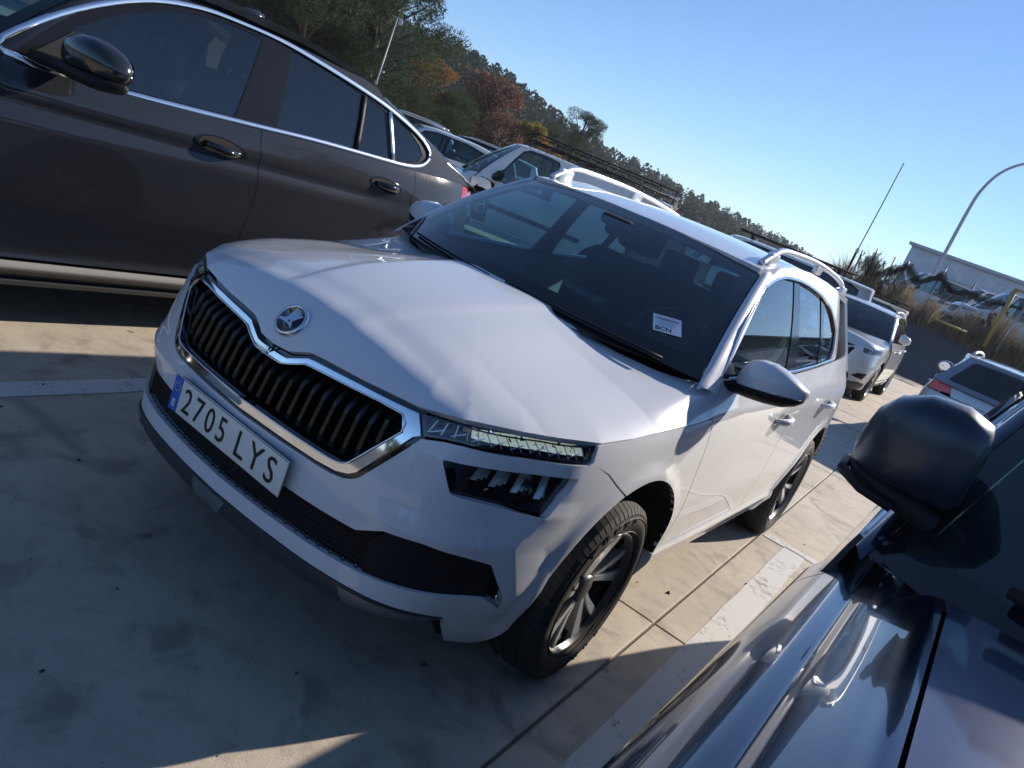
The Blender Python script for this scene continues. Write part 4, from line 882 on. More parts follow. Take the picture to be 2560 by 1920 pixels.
    def sheet(nm, x, y, w, h, mat, par, d=0.0):
        M = Mg(x, y, d); V = [tuple(M @ Vector(p)) for p in ((-w/2, -h/2, 0), (w/2, -h/2, 0), (w/2, h/2, 0), (-w/2, h/2, 0), (-w/2, -h/2, -.0006), (w/2, -h/2, -.0006), (w/2, h/2, -.0006), (-w/2, h/2, -.0006))]; return mobj(nm, V, [(0, 1, 2, 3), (7, 6, 5, 4), (0, 4, 5, 1), (1, 5, 6, 2), (2, 6, 7, 3), (3, 7, 4, 0)], mat, par, smooth=False)
    pp = sheet('paper_label', 0, 0, w_, h_, MT['paper'], None); tag(pp, 'white paper label reading BCN with a barcode on the windscreen', 'label'); pp.location = root.location
    text_mesh('label_text', 'BCN', .026, MT['ink2'], pp, Mg(-.015, -.026, .0006), depth=.0002, sx=1.2, bold=.0005)
    rn = random.Random(4); x = -.044
    while x < .044:
        b_ = rn.choice((.0012, .002, .0034)); sheet('barcode_bar', x+b_/2, .024, b_, .011, MT['ink2'], pp, .0004); x += b_+rn.choice((.0012, .0022, .003))
    for yy_, w2 in ((.036, .085), (.012, .06), (.005, .075), (-.002, .07), (-.009, .05)): sheet('label_line', -.004, yy_, w2, .0022, MT['ink3'], pp, .0004)
    return root
MT['pil'] = M_('gloss_black_pillar', (.006, .006, .007), .10, spec=.3); MT['ink2'] = M_('label_print', (.03, .035, .05), .6); MT['ink3'] = M_('label_fine_print', (.35, .38, .45), .6); MT['slat'] = M_('slat_black', (.005, .005, .006), .2, spec=.35)
MT['dlip'] = M_('dark_blue_grey_lip', (.035, .040, .046), .4)
MT['drl'] = M_('drl_optic_added_glow', (.86, .90, .82), .35, .0)
_m = MT['drl']; _v = _m.node_tree.nodes.new('ShaderNodeTexVoronoi'); _v.inputs['Scale'].default_value = 95; lk(_m, objco(_m), _v.inputs['Vector']); lk(_m, ramp(_m, _v.outputs['Color'], [(.12, (.30, .34, .32)), (.35, (.85, .90, .80)), (.8, (.98, 1.0, .95))]).outputs[0], bsdf(_m).inputs['Base Color']); bsdf(_m).inputs['Emission Color'].default_value = (.86, 1.0, .84, 1); bsdf(_m).inputs['Emission Strength'].default_value = .16  # weak glow added to unlit optics, standing in for sunlight piped through the lens
MT['rib'] = M_('lamp_rib', (.82, .85, .88), .2, .45)
MT['lampback'] = M_('lamp_housing_black', (.012, .013, .016), .25, coat=.5)
MT['yell'] = M_('star_yellow', (.8, .65, .05), .4)
MT['satinw'] = M_('light_silver_rail', (.70, .71, .72), .3, .55)
MT['liner'] = M_('headliner_grey', (.20, .20, .19), .9)
kamiq = build_kamiq()
MT['mirr'] = M_('mirror_glass', (.35, .38, .42), .04, 1.0)
# ================================================================ parametric car used for the other vehicles
class Car:
    """local frame: front axle at y = 0, nose towards -y, x > 0 is the driver's left"""
    def __init__(c, **p):
        d = dict(w=.88, fo=.85, wb=2.65, ro=.80, R=.33, zb0=1.02, zb1=1.10, zh0=.80, zh1=1.05, yw0=.20, yw1=.95, ywc=.25, zr=[(.85, 1.46), (1.5, 1.53), (2.4, 1.52), (3.1, 1.45)], xr=.60, yr1=3.05, yr0=3.38, zt=1.02, k1=.30, k2=.25, zsh=.92, arch=.41, crown=.05, sill=.22, bodytop=None, ym=.62, nose=1.0, taper=.22)
        d.update(p); c.__dict__.update(d); w = c.w; L = c.wb+c.ro
        n = c.nose
        plan = [(0, -c.fo), (.22*w/.86, -c.fo+.012*n), (.45*w/.86, -c.fo+.045*n), (.62*w/.86, -c.fo+.12*n), (.74*w/.86, -c.fo+.24*n), (.81*w/.86, -c.fo+.42*n), (.845*w/.86, -c.fo+.62*n), (.857*w/.86, .15), (w, .9), (w, L-1.5), (.99*w, L-.85), (.965*w, L-.45), (.90*w, L-.18), (.72*w, L-.05), (.4*w, L-.01), (0, L)]
        zb = (c.zb0+c.zb1)/2; sh = c.zsh
        def prof(front, top): return [(c.sill-.06, .13), (c.sill, .085), (.29, .05), (.345, .028), (.37, .03), (.6, .003), (sh-.12, .005), (sh-.05, .012), (sh, .022), (sh+.04, .040), (top-.01, .068), (top+.08, .10)]
        front = [(.12, .12), (.22, .03), (.30, 0), (.55, 0), (.62, .005), (c.zh0-.12, .025), (c.zh0-.02, .055), (c.zh0+.06, .10)]
        st = [(('x', 0), front), (('x', .5), front), (('y', -c.fo+.34*n), [(.12, .14), (.25, .05), (.33, .025), (.45, 0), (.58, 0), (.70, .015), (c.zh0, .05), (c.zh0+.08, .08)]),
              (('y', 0.0), [(.14, .1), (.3, .03), (.5, .005), (.62, 0), (.75, .005), (c.zh0+.02, .02), (c.zh1-.08, .06), (c.zh1, .12)]), (('y', .8), prof(0, c.zb0)), (('y', L-1.2), prof(0, c.zb1)), (('y', L-.5), prof(0, c.zb1)),
              (('rx', .7*w), [(.2, .08), (.28, .02), (.4, 0), (.65, 0), (.8, .03), (c.zt, .07), (c.zt+.1, .1)]), (('rx', 0), [(.2, .08), (.28, .02), (.4, 0), (.65, 0), (.8, .03), (c.zt, .07), (c.zt+.1, .1)])]
        a = c.arch; c.S = Shell(plan, p.get('stations', st), [(0, .335, a, a+.05, .012), (c.wb, .335, a, a+.05, .012)])
        c.L = L; c.F = c.S.fm()
        # hood rim = top of the wings
        ys = np.concatenate([np.linspace(0, .5, 12)[:, None]*0]); s1 = c.S.sy(c.yw0+.22)
        ss = np.linspace(0, s1, 60); q = ss/s1; yy = np.interp(ss, c.S.t, c.S.py)
        zz = np.interp(yy, [-c.fo, -c.fo+.1, -c.fo+.5*n, c.yw0+.22], [c.zh0, c.zh0+.012, c.zh0+.05, c.zh1-.085]); c.rim = c.S(ss, zz); c.rz = lambda s: float(np.interp(s, ss, zz))
        c.rs = ss
        a_ = c.rim[:, 2]-c.Hc(c.rim[:, 0], c.rim[:, 1]); c.ra = a_
    def Hc(c, x, y): return pchip([-c.fo, -c.fo+.08, -c.fo+.25, 0, c.yw0+.1], [c.zh0+.05, c.zh0+.09, c.zh0+.14, c.zh1-.045, c.zh1+.005], y)-c.crown*(np.abs(x)/c.w)**2-.03*np.clip(np.abs(x)/c.w-.3, 0, 1)
    def H(c, u, v):
        u = np.asarray(u, float); v = np.asarray(v, float); x = np.abs(u); z = c.Hc(x, v); A = c.rim[:-1, :2]; B = c.rim[1:, :2]; d = B-A; L2 = (d**2).sum(1); out = np.empty_like(z)
        for i in range(0, len(x), 4000):
            p = np.stack([x[i:i+4000], v[i:i+4000]], 1)[:, None]; t = np.clip(((p-A)*d).sum(2)/L2, 0, 1); q = A+t[..., None]*d; e_ = p-q; dd = np.sqrt((e_**2).sum(2)); j = dd.argmin(1); ar = np.arange(len(j)); tt = t[ar, j]; sg_ = np.sign(d[j, 0]*e_[ar, j, 1]-d[j, 1]*e_[ar, j, 0]); sg_[sg_ == 0] = 1; a = c.ra[j]*(1-tt)+c.ra[j+1]*tt; out[i:i+4000] = z[i:i+4000]+a*np.exp(-np.clip(sg_*dd[ar, j], -.01, 9)/.06)
        return np.stack([u, v, out], 1)
    def belt(c, y): return np.interp(y, [c.yw0+.2, c.L-.7], [c.zb0, c.zb1])
    def G(c, y, z):
        y = np.asarray(y, float); dz = np.clip(z-c.belt(y)+.02, -.2, 9); x = c.w-.078-c.k1*dz-c.k2*dz*dz-c.taper*np.clip(y-(c.L-1.3), 0, 3)**2; return np.stack([x, y, z], 1)
    def W(c, u, v):
        a = np.abs(u); xb = c.w-.115; z1 = np.interp(c.yw1, *zip(*c.zr))
        b = np.stack([xb*u, c.yw0+c.ywc*a**2, c.zh1+.015-.03*a*a], 1); t = np.stack([(c.xr-.005)*u, c.yw1+.09*a**2.2, z1-.006-.03*a*a], 1); q = b+(t-b)*v[:, None]; q[:, 1] -= .02*4*v*(1-v); q[:, 2] += .015*4*v*(1-v); return q
    def RW(c, u, v):
        a = np.abs(u); z1 = np.interp(c.yr1, *zip(*c.zr)); b = np.stack([(c.w-.12)*u, c.yr0-.12*a**3, np.full(len(u), c.zt)], 1); t = np.stack([(c.xr-.03)*u, c.yr1-.10*a**3, z1-.01-.03*a*a], 1); return b+(t-b)*v[:, None]
    def Rf(c, x, y):
        a = np.abs(x)/c.xr; return np.stack([x, y, pchip(*zip(*c.zr), y)-.032*a**2.2], 1)
    def build(c, name, label, mat, loc, rz=0.0, group='cars in the parking lot', windows=(), doors=(), glass_m=None, wheels=1, trim=None, lod=1.0, rear_lights=True, front=True, style=1, wheel_detail=False, interior=True, plate=True, belt_trim=None, hmat=None, skip=(), mmat=None, handles=(), pillar_m=None, rails=None, gap=None, hood=True):
        root = empty(name, loc, rz, label, 'car', group); c.root = root; S = c.S; SY = S.sy; gm = glass_m or MT['tglass']; r = .05*lod; L = c.L
        s1 = c.rs[-1]; yd = c.yw0+.22
        # nose panel
        A = c.arch
        arc = [(SY(y), z) for y, z in arch_poly(0, .335, A, 106, 186, 12)]
        lamp = [(SY(-c.fo+.11*c.nose), c.zh0-.10), (SY(-c.fo+.10*c.nose), c.zh0-.02), (SY(-c.fo+.30*c.nose), c.zh0+.004), (SY(-c.fo+.55*c.nose), c.zh0+.022), (SY(-c.fo+.50*c.nose), c.zh0-.055)]
        rimz = [(float(s), c.rz(s)) for s in c.rs[::3] if s < arc[0][0]-.01]
        topl = [(0, c.zh0-.01)]+[(s, z-.004) for s, z in rimz[1:]]+[(arc[0][0], c.rz(arc[0][0])-.004)]
        grl = [(0, .60), (.36, .60), (.44, .66), (.50, c.zh0-.07), (.48, c.zh0-.035), (0, c.zh0-.035)]; low = [(0, .27), (.55, .27), (.62, .33), (.58, .42), (0, .42)]
        if front:
            panel('front_bumper', c.F, sym(topl+arc+[(SY(-.30), .20), (SY(-c.fo+.3), .19), (.3, .2), (0, .2)]), mat, root, holes=[sym(grl), sym(low), round_poly(lamp, .02), [(-u, v) for u, v in reversed(round_poly(lamp, .02))]], res=r*.8, flange=.03)
            panel('grille', S.fm(-.03), sym([(0, .58), (.42, .58), (.54, c.zh0-.06), (.5, c.zh0-.02), (0, c.zh0-.02)]), MT['black'], root, res=.08, flange=0); panel('lower_grille', S.fm(-.03), sym([(0, .25), (.66, .25), (.66, .45), (0, .45)]), MT['black'], root, res=.08, flange=0)
            for k in range(4): q = np.linspace(-.42, .42, 15); tube('grille_bar', S(q, np.full(15, .63+k*(c.zh0-.70)/4), -.012), .007, MT['chrome'], root, n=6)
            for sg in (1, -1):
                lp = [(sg*u, v) for u, v in round_poly(lamp, .02)]; hl = panel('headlight', S.fm(-.05), lp, MT['lampback'], root, res=.06, flange=0); panel('lens', S.fm(-.004), lp, MT['lens'], hl, res=.06, flange=0)
                for t in (.3, .65):
                    u = lamp[0][0]+(lamp[3][0]-lamp[0][0])*t; P0 = S(np.array([sg*u]), np.array([c.zh0-.045+.03*t]), -.045)[0]; lathe('lamp_projector', [(.01, .0), (-.005, .02), (-.02, .034), (-.025, .042), (.02, .042)], MT['refl'], hl, axis='y', n=16, centre=tuple(P0))
            if plate: p = box('number_plate', (0, -c.fo-.012, .50), (.52, .008, .11), MT['plate'], root, .003); text_mesh('plate_number', plate if isinstance(plate, str) else '4418 KZD', .09, MT['ink'], p, basis((0, -c.fo-.018, .50), (1, 0, 0), (0, 0, 1)), sx=.72, bold=.0005)
        # hood
        hb = [(x, y) for x, y, z in c.rim[1:]]
        rear = [(c.w-.115-.01, c.yw0+c.ywc-.01)]+[((c.w-.115)*u, c.yw0+c.ywc*u*u-.02) for u in (.85, .65, .45, .25)]+[(0, c.yw0-.02)]
        if hood: panel('hood', c.H, sym([(0, float(c.rim[0, 1]))]+hb+rear), hmat or mat, root, res=r*.8, flange=.02)
        for sg in (1, -1):
            mi = sg < 0
            def P(nm, poly, m=None, **k): return panel(nm, c.F, poly, m or mat, root, mirror=mi, **{**dict(res=r, flange=.012), **k})
            arcf = [(SY(y), z) for y, z in arch_poly(0, .335, A, 6, 105.5, 16)]
            wing = [(float(s), c.rz(s)-.004) for s in c.rs[::2] if s > arc[0][0]+.01]
            P('front_fender', [(arc[0][0]+.004, c.rz(arc[0][0])-.004)]+wing+[(SY(yd), .80), (SY(yd+.02), .60), (SY(yd+.05), .37), (SY(A+.01), .36)]+arcf)
            dl = list(doors); first = True
            for (y0, y1) in dl:
                e0 = [(SY(y0)+.004, float(c.belt(y0))-.004), (SY(y0)+.004, .80), (SY(y0+.02)+.004, .60), (SY(y0+.05)+.004, .372)] if first else [(SY(y0)+.004, float(c.belt(y0))-.004), (SY(y0+.035)+.004, .85), (SY(y0+.02)+.004, .60), (SY(y0+.05)+.004, .372)]
                ra = c.wb-A*1.01
                if y1 > ra:
                    tail = [(SY(ra-.02), .372)]+[(SY(y), z) for y, z in reversed(arch_poly(c.wb, .335, A+.004, 100, 172, 10)) if y < y1-.02 and z > .4]+[(SY(y1), .335+math.sqrt(max((A+.004)**2-(y1-c.wb)**2, .01))), (SY(y1+.02), .95), (SY(y1), float(c.belt(y1))-.004)]
                else: tail = [(SY(y1+.05), .372), (SY(y1+.02), .60), (SY(y1+.035), .85), (SY(y1), float(c.belt(y1))-.004)]
                mid = [(SY(y), float(c.belt(y))-.004) for y in np.linspace(y1, y0, 6)[1:-1]]
                P('door', e0+tail+mid); first = False
            yq = dl[-1][1] if dl else yd
            aq = [(SY(y), z) for y, z in arch_poly(c.wb, .335, A, 4, 100 if yq > c.wb-.3 else 172, 16)]
            lowq = [] if yq > c.wb-.3 else [(SY(c.wb-A-.01), .36), (SY(yq+.05)+.004, .372)]
            startq = [(SY(yq)+.004, float(c.belt(yq))-.004)]+([(SY(yq+.02)+.004, .95), (SY(yq)+.004, .76)] if yq > c.wb-.3 else [(SY(yq+.035)+.004, .85), (SY(yq+.02)+.004, .6)])
            yt = L-.22
            P('rear_quarter', startq+(lowq[::-1] if lowq else [])+list(reversed(aq))+[(SY(c.wb+A+.05), .30), (SY(yt), .30), (SY(yt), c.zt-.14), (SY(yt-.18), c.zt-.12), (SY(yt-.16), c.zb1-.005)]+[(SY(y), float(c.belt(y))-.004) for y in np.linspace(yt-.3, yq, 6)[:-1]], res=r)
            P('sill', [(SY(A+.02), .355), (SY(c.wb-A-.02), .36), (SY(c.wb-A-.005), c.sill), (SY(A+.01), c.sill)], res=r, flange=.08)
            P('rear_bumper', [(SY(yt)+.004, .30), (SY(yt)+.004, c.zt-.14), (S.end-.001, c.zt-.14), (S.end-.001, .26)], res=.08)
            tl = [(SY(yt-.175), c.zt-.116), (SY(yt-.155), c.zb1-.012), (SY(L-.16), c.zt-.01), (SY(L-.05)+.06, c.zt-.02), (SY(L-.05)+.12, c.zt-.10), (SY(L-.12), c.zt-.132)]
            if rear_lights: P('tail_light', tl, MT['red'], res=.04)
            P('tailgate', [(SY(L-.05)+.125, c.zt-.132), (S.end-.001, c.zt-.132), (S.end-.001, c.zt+.01), (SY(L-.05)+.065, c.zt+.005)], res=.06)
            for cy in (0, c.wb):
                th = np.radians(np.linspace(-4, 184, 24)); Gd = []
                for dx in (0, -.03, None):
                    y = cy+A*np.cos(th); z = .335+A*np.sin(th); Q = S(np.array([SY(v) for v in y]), z); Q[:, 0] = Q[:, 0]+dx if dx is not None else c.w-.38; Gd.append(Q*[sg, 1, 1])
                grid('wheel_liner', Gd, MT['well'], root); lathe('wheel_liner_wall', [((c.w-.38)*sg, .0), ((c.w-.38)*sg, A+.01)], MT['well'], root, n=24, centre=(0, cy, .335))
                if wheels: wheel(root, ((c.w-.115)*sg, cy, c.R), R=c.R, side=sg, style=style, detail=wheel_detail, axis_rot=.4+cy)
            # greenhouse
            z1 = lambda y: float(pchip(*zip(*c.zr), y))-.045
            fy = np.linspace(0, 1, 8); we = c.W(np.full(8, 1.0), fy)
            af = [(float(y+.075), float(z+.0)) for y, z in we[:, 1:]]
            rw = c.RW(np.full(6, 1.0), np.linspace(0, 1, 6)); ar = [(float(y-.05), float(z)) for y, z in rw[:, 1:]]
            outl = [(af[0][0], float(c.belt(af[0][0]))-.01)]+[(y, z) for y, z in af[1:-1]]+[(y, z1(y)) for y in np.linspace(af[-1][0]+.02, ar[-1][0]-.05, 12)]+list(reversed(ar))+[(y, float(c.belt(y))-.012) for y in np.linspace(ar[0][0], af[0][0], 8)[1:-1]]
            if windows:
                sur = windows['surround']; holes = [sur]
                panel('roof_frame', c.G, outl, mat, root, holes=holes, res=r*1.2, flange=.03, mirror=mi)
                gi = lambda y, z: c.G(y, z)-np.array([.010, 0, 0]); gj = lambda y, z: c.G(y, z)-np.array([.014, 0, 0])
                panel('window_surround', gi, sur, pillar_m or MT['gblack'], root, holes=list(windows['panes']), res=.08, flange=.015, mirror=mi)
                for k, pg in enumerate(windows['panes']): panel('side_window', gj, pg, (gm if k else windows.get('front_glass', gm)), root, res=.08, flange=0, mirror=mi)
                if trim:
                    Q = np.array(smooth_poly(windows['trim'], 4, closed=windows.get('closed', True))); Q = c.G(Q[:, 0], Q[:, 1])*[sg, 1, 1]; sweep('window_trim', Q, rect(.008, windows.get('tw', .02), .003), trim, root, up=(-sg*.38, 0, 1), closed=windows.get('closed', True))
            else: panel('roof_frame', c.G, outl, mat, root, res=r*1.2, flange=.02, mirror=mi)
            v = np.linspace(-.06, 1, 14); w1 = c.W(np.full(14, 1.0), v); ge = c.G(w1[:, 1]+.075, w1[:, 2]); grid('a_pillar', np.array([w1+np.array([.003, 0, -.003]), w1*.6+ge*.4+np.array([.010, -.004, .010]), ge])*[sg, 1, 1], mat, root, flip=sg < 0)
            v = np.linspace(0, 1, 8); w1 = c.RW(np.full(8, 1.0), v); ge = c.G(w1[:, 1]-.05, w1[:, 2]); grid('rear_pillar', np.array([w1, w1*.5+ge*.5+np.array([.010, .006, .006]), ge])*[sg, 1, 1], mat, root, flip=sg > 0)
            if 'mirror' not in skip:
                x0 = c.w-.06; y = c.ym; zb = float(c.belt(y))
                m_ = mirror_shell('door_mirror', [(sg*(x0+x), y+dy, zb+.105, a, b) for x, dy, a, b in ((.035, .0, .04, .055), (.045, 0, .07, .078), (.10, 0, .078, .085), (.16, .01, .07, .075), (.205, .025, .045, .050), (.222, .035, .012, .015))], mmat or mat, root, n=16)
                mirror_shell('mirror_base', [(sg*(x0+x), y+dy, zb+z_, a, b) for x, dy, z_, a, b in ((-.02, -.05, .015, .05, .02), (.05, 0, .025, .05, .02), (.12, 0, .035, .05, .02))], MT['black'], m_, n=10); mobj('mirror_glass', [(sg*(x0+.125+.075*math.cos(a)), y+.079, zb+.105+.06*math.sin(a)) for a in np.linspace(0, 2*np.pi, 16, endpoint=False)], [tuple(range(16))], MT['mirr'], m_, smooth=False)
            hf = lambda s, z: S(s, z)*np.array([sg, 1, 1])
            for yh, zh in handles: handle(root, hf, SY(yh), zh, .20, hmat or mat, cup=False)
            if rails:
                y0, y1 = rails; yy = np.linspace(y0, y1, 16); zz = pchip(*zip(*c.zr), yy)+.02+.022*np.sin(np.linspace(0, np.pi, 16))**.4; Q = np.stack([np.full(16, (c.xr-.04)*sg), yy, zz-.02], 1); sweep('roof_rail', Q, rect(.03, .026, .006), MT['satinw'], root)
        fi = round_poly([(-.94, .06), (.94, .06), (.93, .94), (-.93, .94)], .06)
        panel('windscreen', c.W, fi, MT['wglass'], root, res=.1, flange=0); panel('windscreen_border', c.W, [(-1, -.04), (1, -.04), (1, 1), (-1, 1)], MT['gblack'], root, holes=[fi], res=.1, flange=.005)
        ri = round_poly([(-.84, .10), (.84, .10), (.84, .9), (-.84, .9)], .08)
        panel('rear_window', c.RW, ri, gm, root, res=.1, flange=0, flip=True); panel('tailgate_frame', c.RW, [(-1, -.02), (1, -.02), (1, 1), (-1, 1)], mat, root, holes=[ri], res=.1, flange=.02, flip=True)
        we = c.W(np.array([0., .5, 1.0]), np.array([1., 1., 1.])); x1 = c.xr
        panel('roof', c.Rf, sym([(0, c.yw1), (x1*.5, c.yw1+.02), (x1*.97, c.yw1+.085), (x1, c.yw1+.16), (x1, c.yr1-.25), (x1*.97, c.yr1-.12), (x1*.5, c.yr1-.02), (0, c.yr1)]), mat, root, res=r*1.4, flange=.03)
        panel('undertray', lambda u, v: np.stack([u, v, np.full(len(u), .21)], 1), [(-c.w+.2, -c.fo+.25), (c.w-.2, -c.fo+.25), (c.w-.2, L-.2), (-c.w+.2, L-.2)], MT['well'], root, res=.5, flange=0)
        if interior:
            x = c.w*.42; zs = c.zb0-.42
            y0 = c.yw0; D_ = np.array([[(xx, yy+.25*(xx/(c.w-.13))**2*(1-k/4), zz) for xx in np.linspace(-c.w+.13, c.w-.13, 9)] for k, (yy, zz) in enumerate(((y0+.05, c.zh1-.03), (y0+.3, c.zh1-.02), (y0+.55, c.zh1-.06), (y0+.62, c.zh1-.2), (y0+.65, .5)))])
            grid('dashboard', D_, MT['inter'], root, flip=True)
            ysx = c.yw0+1.20
            for sg in (1, -1): seat(root, x*sg, ysx, zs)
            steering(root, x, c.yw0+.75, c.zh1-.03)
            bk = box('rear_bench', (0, ysx+.95, zs+.28), (1.2, .18, .62), MT['seat'], root, .05)
            for sg in (-1, 1): box('rear_headrest', (sg*x*.9, ysx+1.0, zs+.66), (.25, .09, .15), MT['seat'], root, .03)
            box('interior_mirror', (0, c.yw1+.06, float(np.interp(c.yw1, *zip(*c.zr)))-.10), (.22, .03, .06), MT['inter'], root, .015)
            box('cabin_floor', (0, 1.4, .36), (1.3, 2.4, .04), MT['inter'], root)
        return root
# ================================================================ black coupe SUV on the left
MT['bmw'] = paint('black_brown_metallic', (.010, .012, .017), .6, .0, dirt=.14, dcol=(.040, .048, .062), crough=.05, spec=.04)
MT['rglass'] = glass('privacy_glass', (.03, .035, .045), dust=.012)
MT['fglass'] = glass('front_door_glass', (.46, .64, .70), dust=.008)
MT['trimb'] = M_('bright_aluminium_trim', (.82, .83, .85), .18, 1.0)
def build_black():
    OX, OY = 2.765, 1.40
    c = Car(w=.985, fo=.88, wb=2.93, ro=1.02, R=.37, zb0=1.135, zb1=1.225, zh0=.90, zh1=1.15, yw0=.30, yw1=1.02, xr=.735, zr=[(.9, 1.60), (1.2, 1.672), (1.6, 1.705), (2.0, 1.705), (2.45, 1.665), (2.75, 1.615), (3.0, 1.56), (3.25, 1.475), (3.5, 1.375), (3.8, 1.27)], yr1=2.85, yr0=3.84, zt=1.22, zsh=1.02, arch=.44, ym=.88, sill=.24, k1=.32, k2=.20, taper=.045)
    # body side with the two long creases
    def prof(t): return [(.16, .13), (.24, .085), (.30, .062), (.335, .030), (.36, .034), (.40, .050), (.47, .040), (.62, .010), (.80, .004), (.93, .002), (.965, .010), (1.01, .022), (1.045, .016), (1.075, .022), (t-.02, .045), (t+.06, .07)]
    zh0, zh1, n = c.zh0, c.zh1, 1.0
    front = [(.12, .12), (.22, .03), (.30, 0), (.55, 0), (.62, .005), (zh0-.12, .025), (zh0-.02, .055), (zh0+.06, .10)]
    st = [(('x', 0), front), (('x', .5), front), (('y', -.54), [(.12, .14), (.25, .05), (.33, .025), (.45, 0), (.58, 0), (.70, .015), (zh0, .05), (zh0+.08, .08)]), (('y', 0.), [(.14, .1), (.3, .03), (.5, .005), (.62, 0), (.75, .005), (zh0+.02, .02), (zh1-.08, .06), (zh1, .12)]), (('y', .8), prof(1.14)), (('y', 2.4), prof(1.20)), (('y', 3.2), [(.2, .09), (.3, .05), (.4, .02), (.6, 0), (.9, 0), (1.05, .012), (1.15, .035), (1.25, .08), (1.4, .16)]), (('rx', .7), [(.2, .08), (.28, .02), (.4, 0), (.65, 0), (.9, .03), (1.15, .07), (1.3, .12)]), (('rx', 0), [(.2, .08), (.28, .02), (.4, 0), (.65, 0), (.9, .03), (1.15, .07), (1.3, .12)])]
    c = Car(**{**c.__dict__, 'stations': st, 'S': None}) if False else Car(w=.985, fo=.88, wb=2.93, ro=1.02, R=.37, zb0=1.135, zb1=1.225, zh0=.90, zh1=1.15, yw0=.30, yw1=1.02, xr=.735, zr=c.zr, yr1=2.85, yr0=3.84, zt=1.22, zsh=1.02, arch=.44, ym=.88, sill=.24, k1=.32, k2=.20, taper=.045, stations=st)
    T = lambda l: [(y+OY, z) for y, z in l]
    top = [(-.795, 1.186), (-.615, 1.333), (-.405, 1.455), (-.177, 1.551), (.055, 1.603), (.248, 1.618), (.518, 1.619), (.772, 1.596), (1.13, 1.549), (1.371, 1.505), (1.615, 1.435), (1.736, 1.372), (1.760, 1.320), (1.70, 1.265), (1.60, 1.238)]
    bel = [(1.462, 1.225), (1.355, 1.222), (.793, 1.205), (.393, 1.183), (-.155, 1.156), (-.461, 1.143), (-.607, 1.142), (-.70, 1.158)]
    sur = smooth_poly(T(top+bel), 2)
    fg = T([(-.50, 1.335), (-.284, 1.462), (-.06, 1.543), (.055, 1.568), (.25, 1.588), (.425, 1.588), (.272, 1.192), (-.155, 1.172), (-.45, 1.162), (-.52, 1.20)])
    rg = T([(.53, 1.205), (.612, 1.590), (.85, 1.572), (1.132, 1.522), (1.082, 1.228)])
    sg_ = T([(1.118, 1.228), (1.168, 1.517), (1.325, 1.483), (1.380, 1.238)])
    qg = T([(1.446, 1.244), (1.395, 1.472), (1.547, 1.432), (1.66, 1.365), (1.690, 1.318), (1.645, 1.270), (1.55, 1.250)])
    root = c.build('parked_car', 'black coupe SUV with bright window trim parked on the far left', MT['bmw'], (-OX, -OY, 0), windows=dict(surround=sur, panes=[fg, rg, sg_, qg], trim=T(top+bel), tw=.026, front_glass=MT['fglass']), doors=((.60, 1.80), (1.80, 3.00)), glass_m=MT['rglass'], trim=MT['trimb'], lod=.7, skip=('mirror',), plate='0936 KVN', pillar_m=MT['bpil'])
    # divider bars
    for (a, b, m) in (((1.10, 1.225), (1.150, 1.522), MT['black']), ((1.413, 1.232), (1.360, 1.49), MT['trimb'])):
        t = np.linspace(0, 1, 6); y = a[0]+OY+(b[0]-a[0])*t; z = a[1]+(b[1]-a[1])*t
        for sg in (1, -1): sweep('window_divider', (c.G(y, z)-np.array([.004, 0, 0]))*[sg, 1, 1], rect(.028, .012, .003), m, root, up=(sg, 0, .3))
    S = c.S; SY = S.sy
    for sg in (1, -1):
        hf = lambda s, z: S(s, z)*np.array([sg, 1, 1])
        for yh, zh in ((.195, 1.045), (1.36, 1.082)):
            h = handle(root, hf, SY(yh+OY), zh-.006, .20, MT['gblack'], out=.042, slope=-.07, cup=False, hh=.020)
            t = np.linspace(0, 2*np.pi, 28, endpoint=False); rings = []
            for rr, dp in ((1.10, .002), (1.0, .004), (.93, .0015), (.5, .001), (.05, .001)):
                uu = SY(yh+OY-.01)+.135*rr*np.cos(t); v2 = zh+.040*rr*np.sin(t)-.06*(.135*rr*np.cos(t)); Q = hf(uu, v2); N = surf_normals(hf, uu, v2); N *= np.sign(N[:, 0:1])*sg; rings.append(Q+N*dp)
            a_ = grid('handle_ring', rings[:3], MT['gblack'], h, closev=True); grid('handle_recess', rings[2:], MT['well'], h, closev=True)
        # lower trim bars under the doors
        for (z0, z1, off, m) in ((.318, .362, .012, MT['sillsilver']), (.240, .262, .02, MT['dgrey'])):
            panel('sill_trim', lambda u, v, o=off: S(u, v, o), [(SY(.52), z0), (SY(2.42), z0), (SY(2.40), z1), (SY(.50), z1)], m, root, res=.06, resv=.006, flange=.03, mirror=sg < 0)
        panel('fuel_flap', lambda u, v: S(u, v, .002), [(SY(3.11+.12*math.cos(a))+0, 1.05+.075*math.sin(a)) for a in np.linspace(0, 2*np.pi, 24, endpoint=False)], MT['bmw'], root, res=.04, flange=.003, mirror=sg < 0)
        # mirror
        mr = mirror_shell('door_mirror', [(sg*x, y+OY, z, a, b) for x, y, z, a, b in ((.985, -.545, 1.250, .050, .045), (1.0, -.545, 1.255, .082, .068), (1.06, -.545, 1.260, .090, .078), (1.13, -.535, 1.260, .085, .075), (1.19, -.52, 1.255, .07, .062), (1.225, -.505, 1.248, .045, .040), (1.24, -.50, 1.245, .012, .012))], MT['gdark'], root, n=24, zlo=1.205)
        mirror_shell('mirror_base', [(sg*x, y+OY, z, a, b) for x, y, z, a, b in ((.90, -.62, 1.195, .07, .035), (.97, -.58, 1.19, .075, .035), (1.05, -.55, 1.185, .085, .034), (1.15, -.535, 1.185, .082, .032), (1.21, -.515, 1.19, .06, .026), (1.235, -.505, 1.20, .02, .01))], MT['black'], mr, n=20, zhi=1.2065)
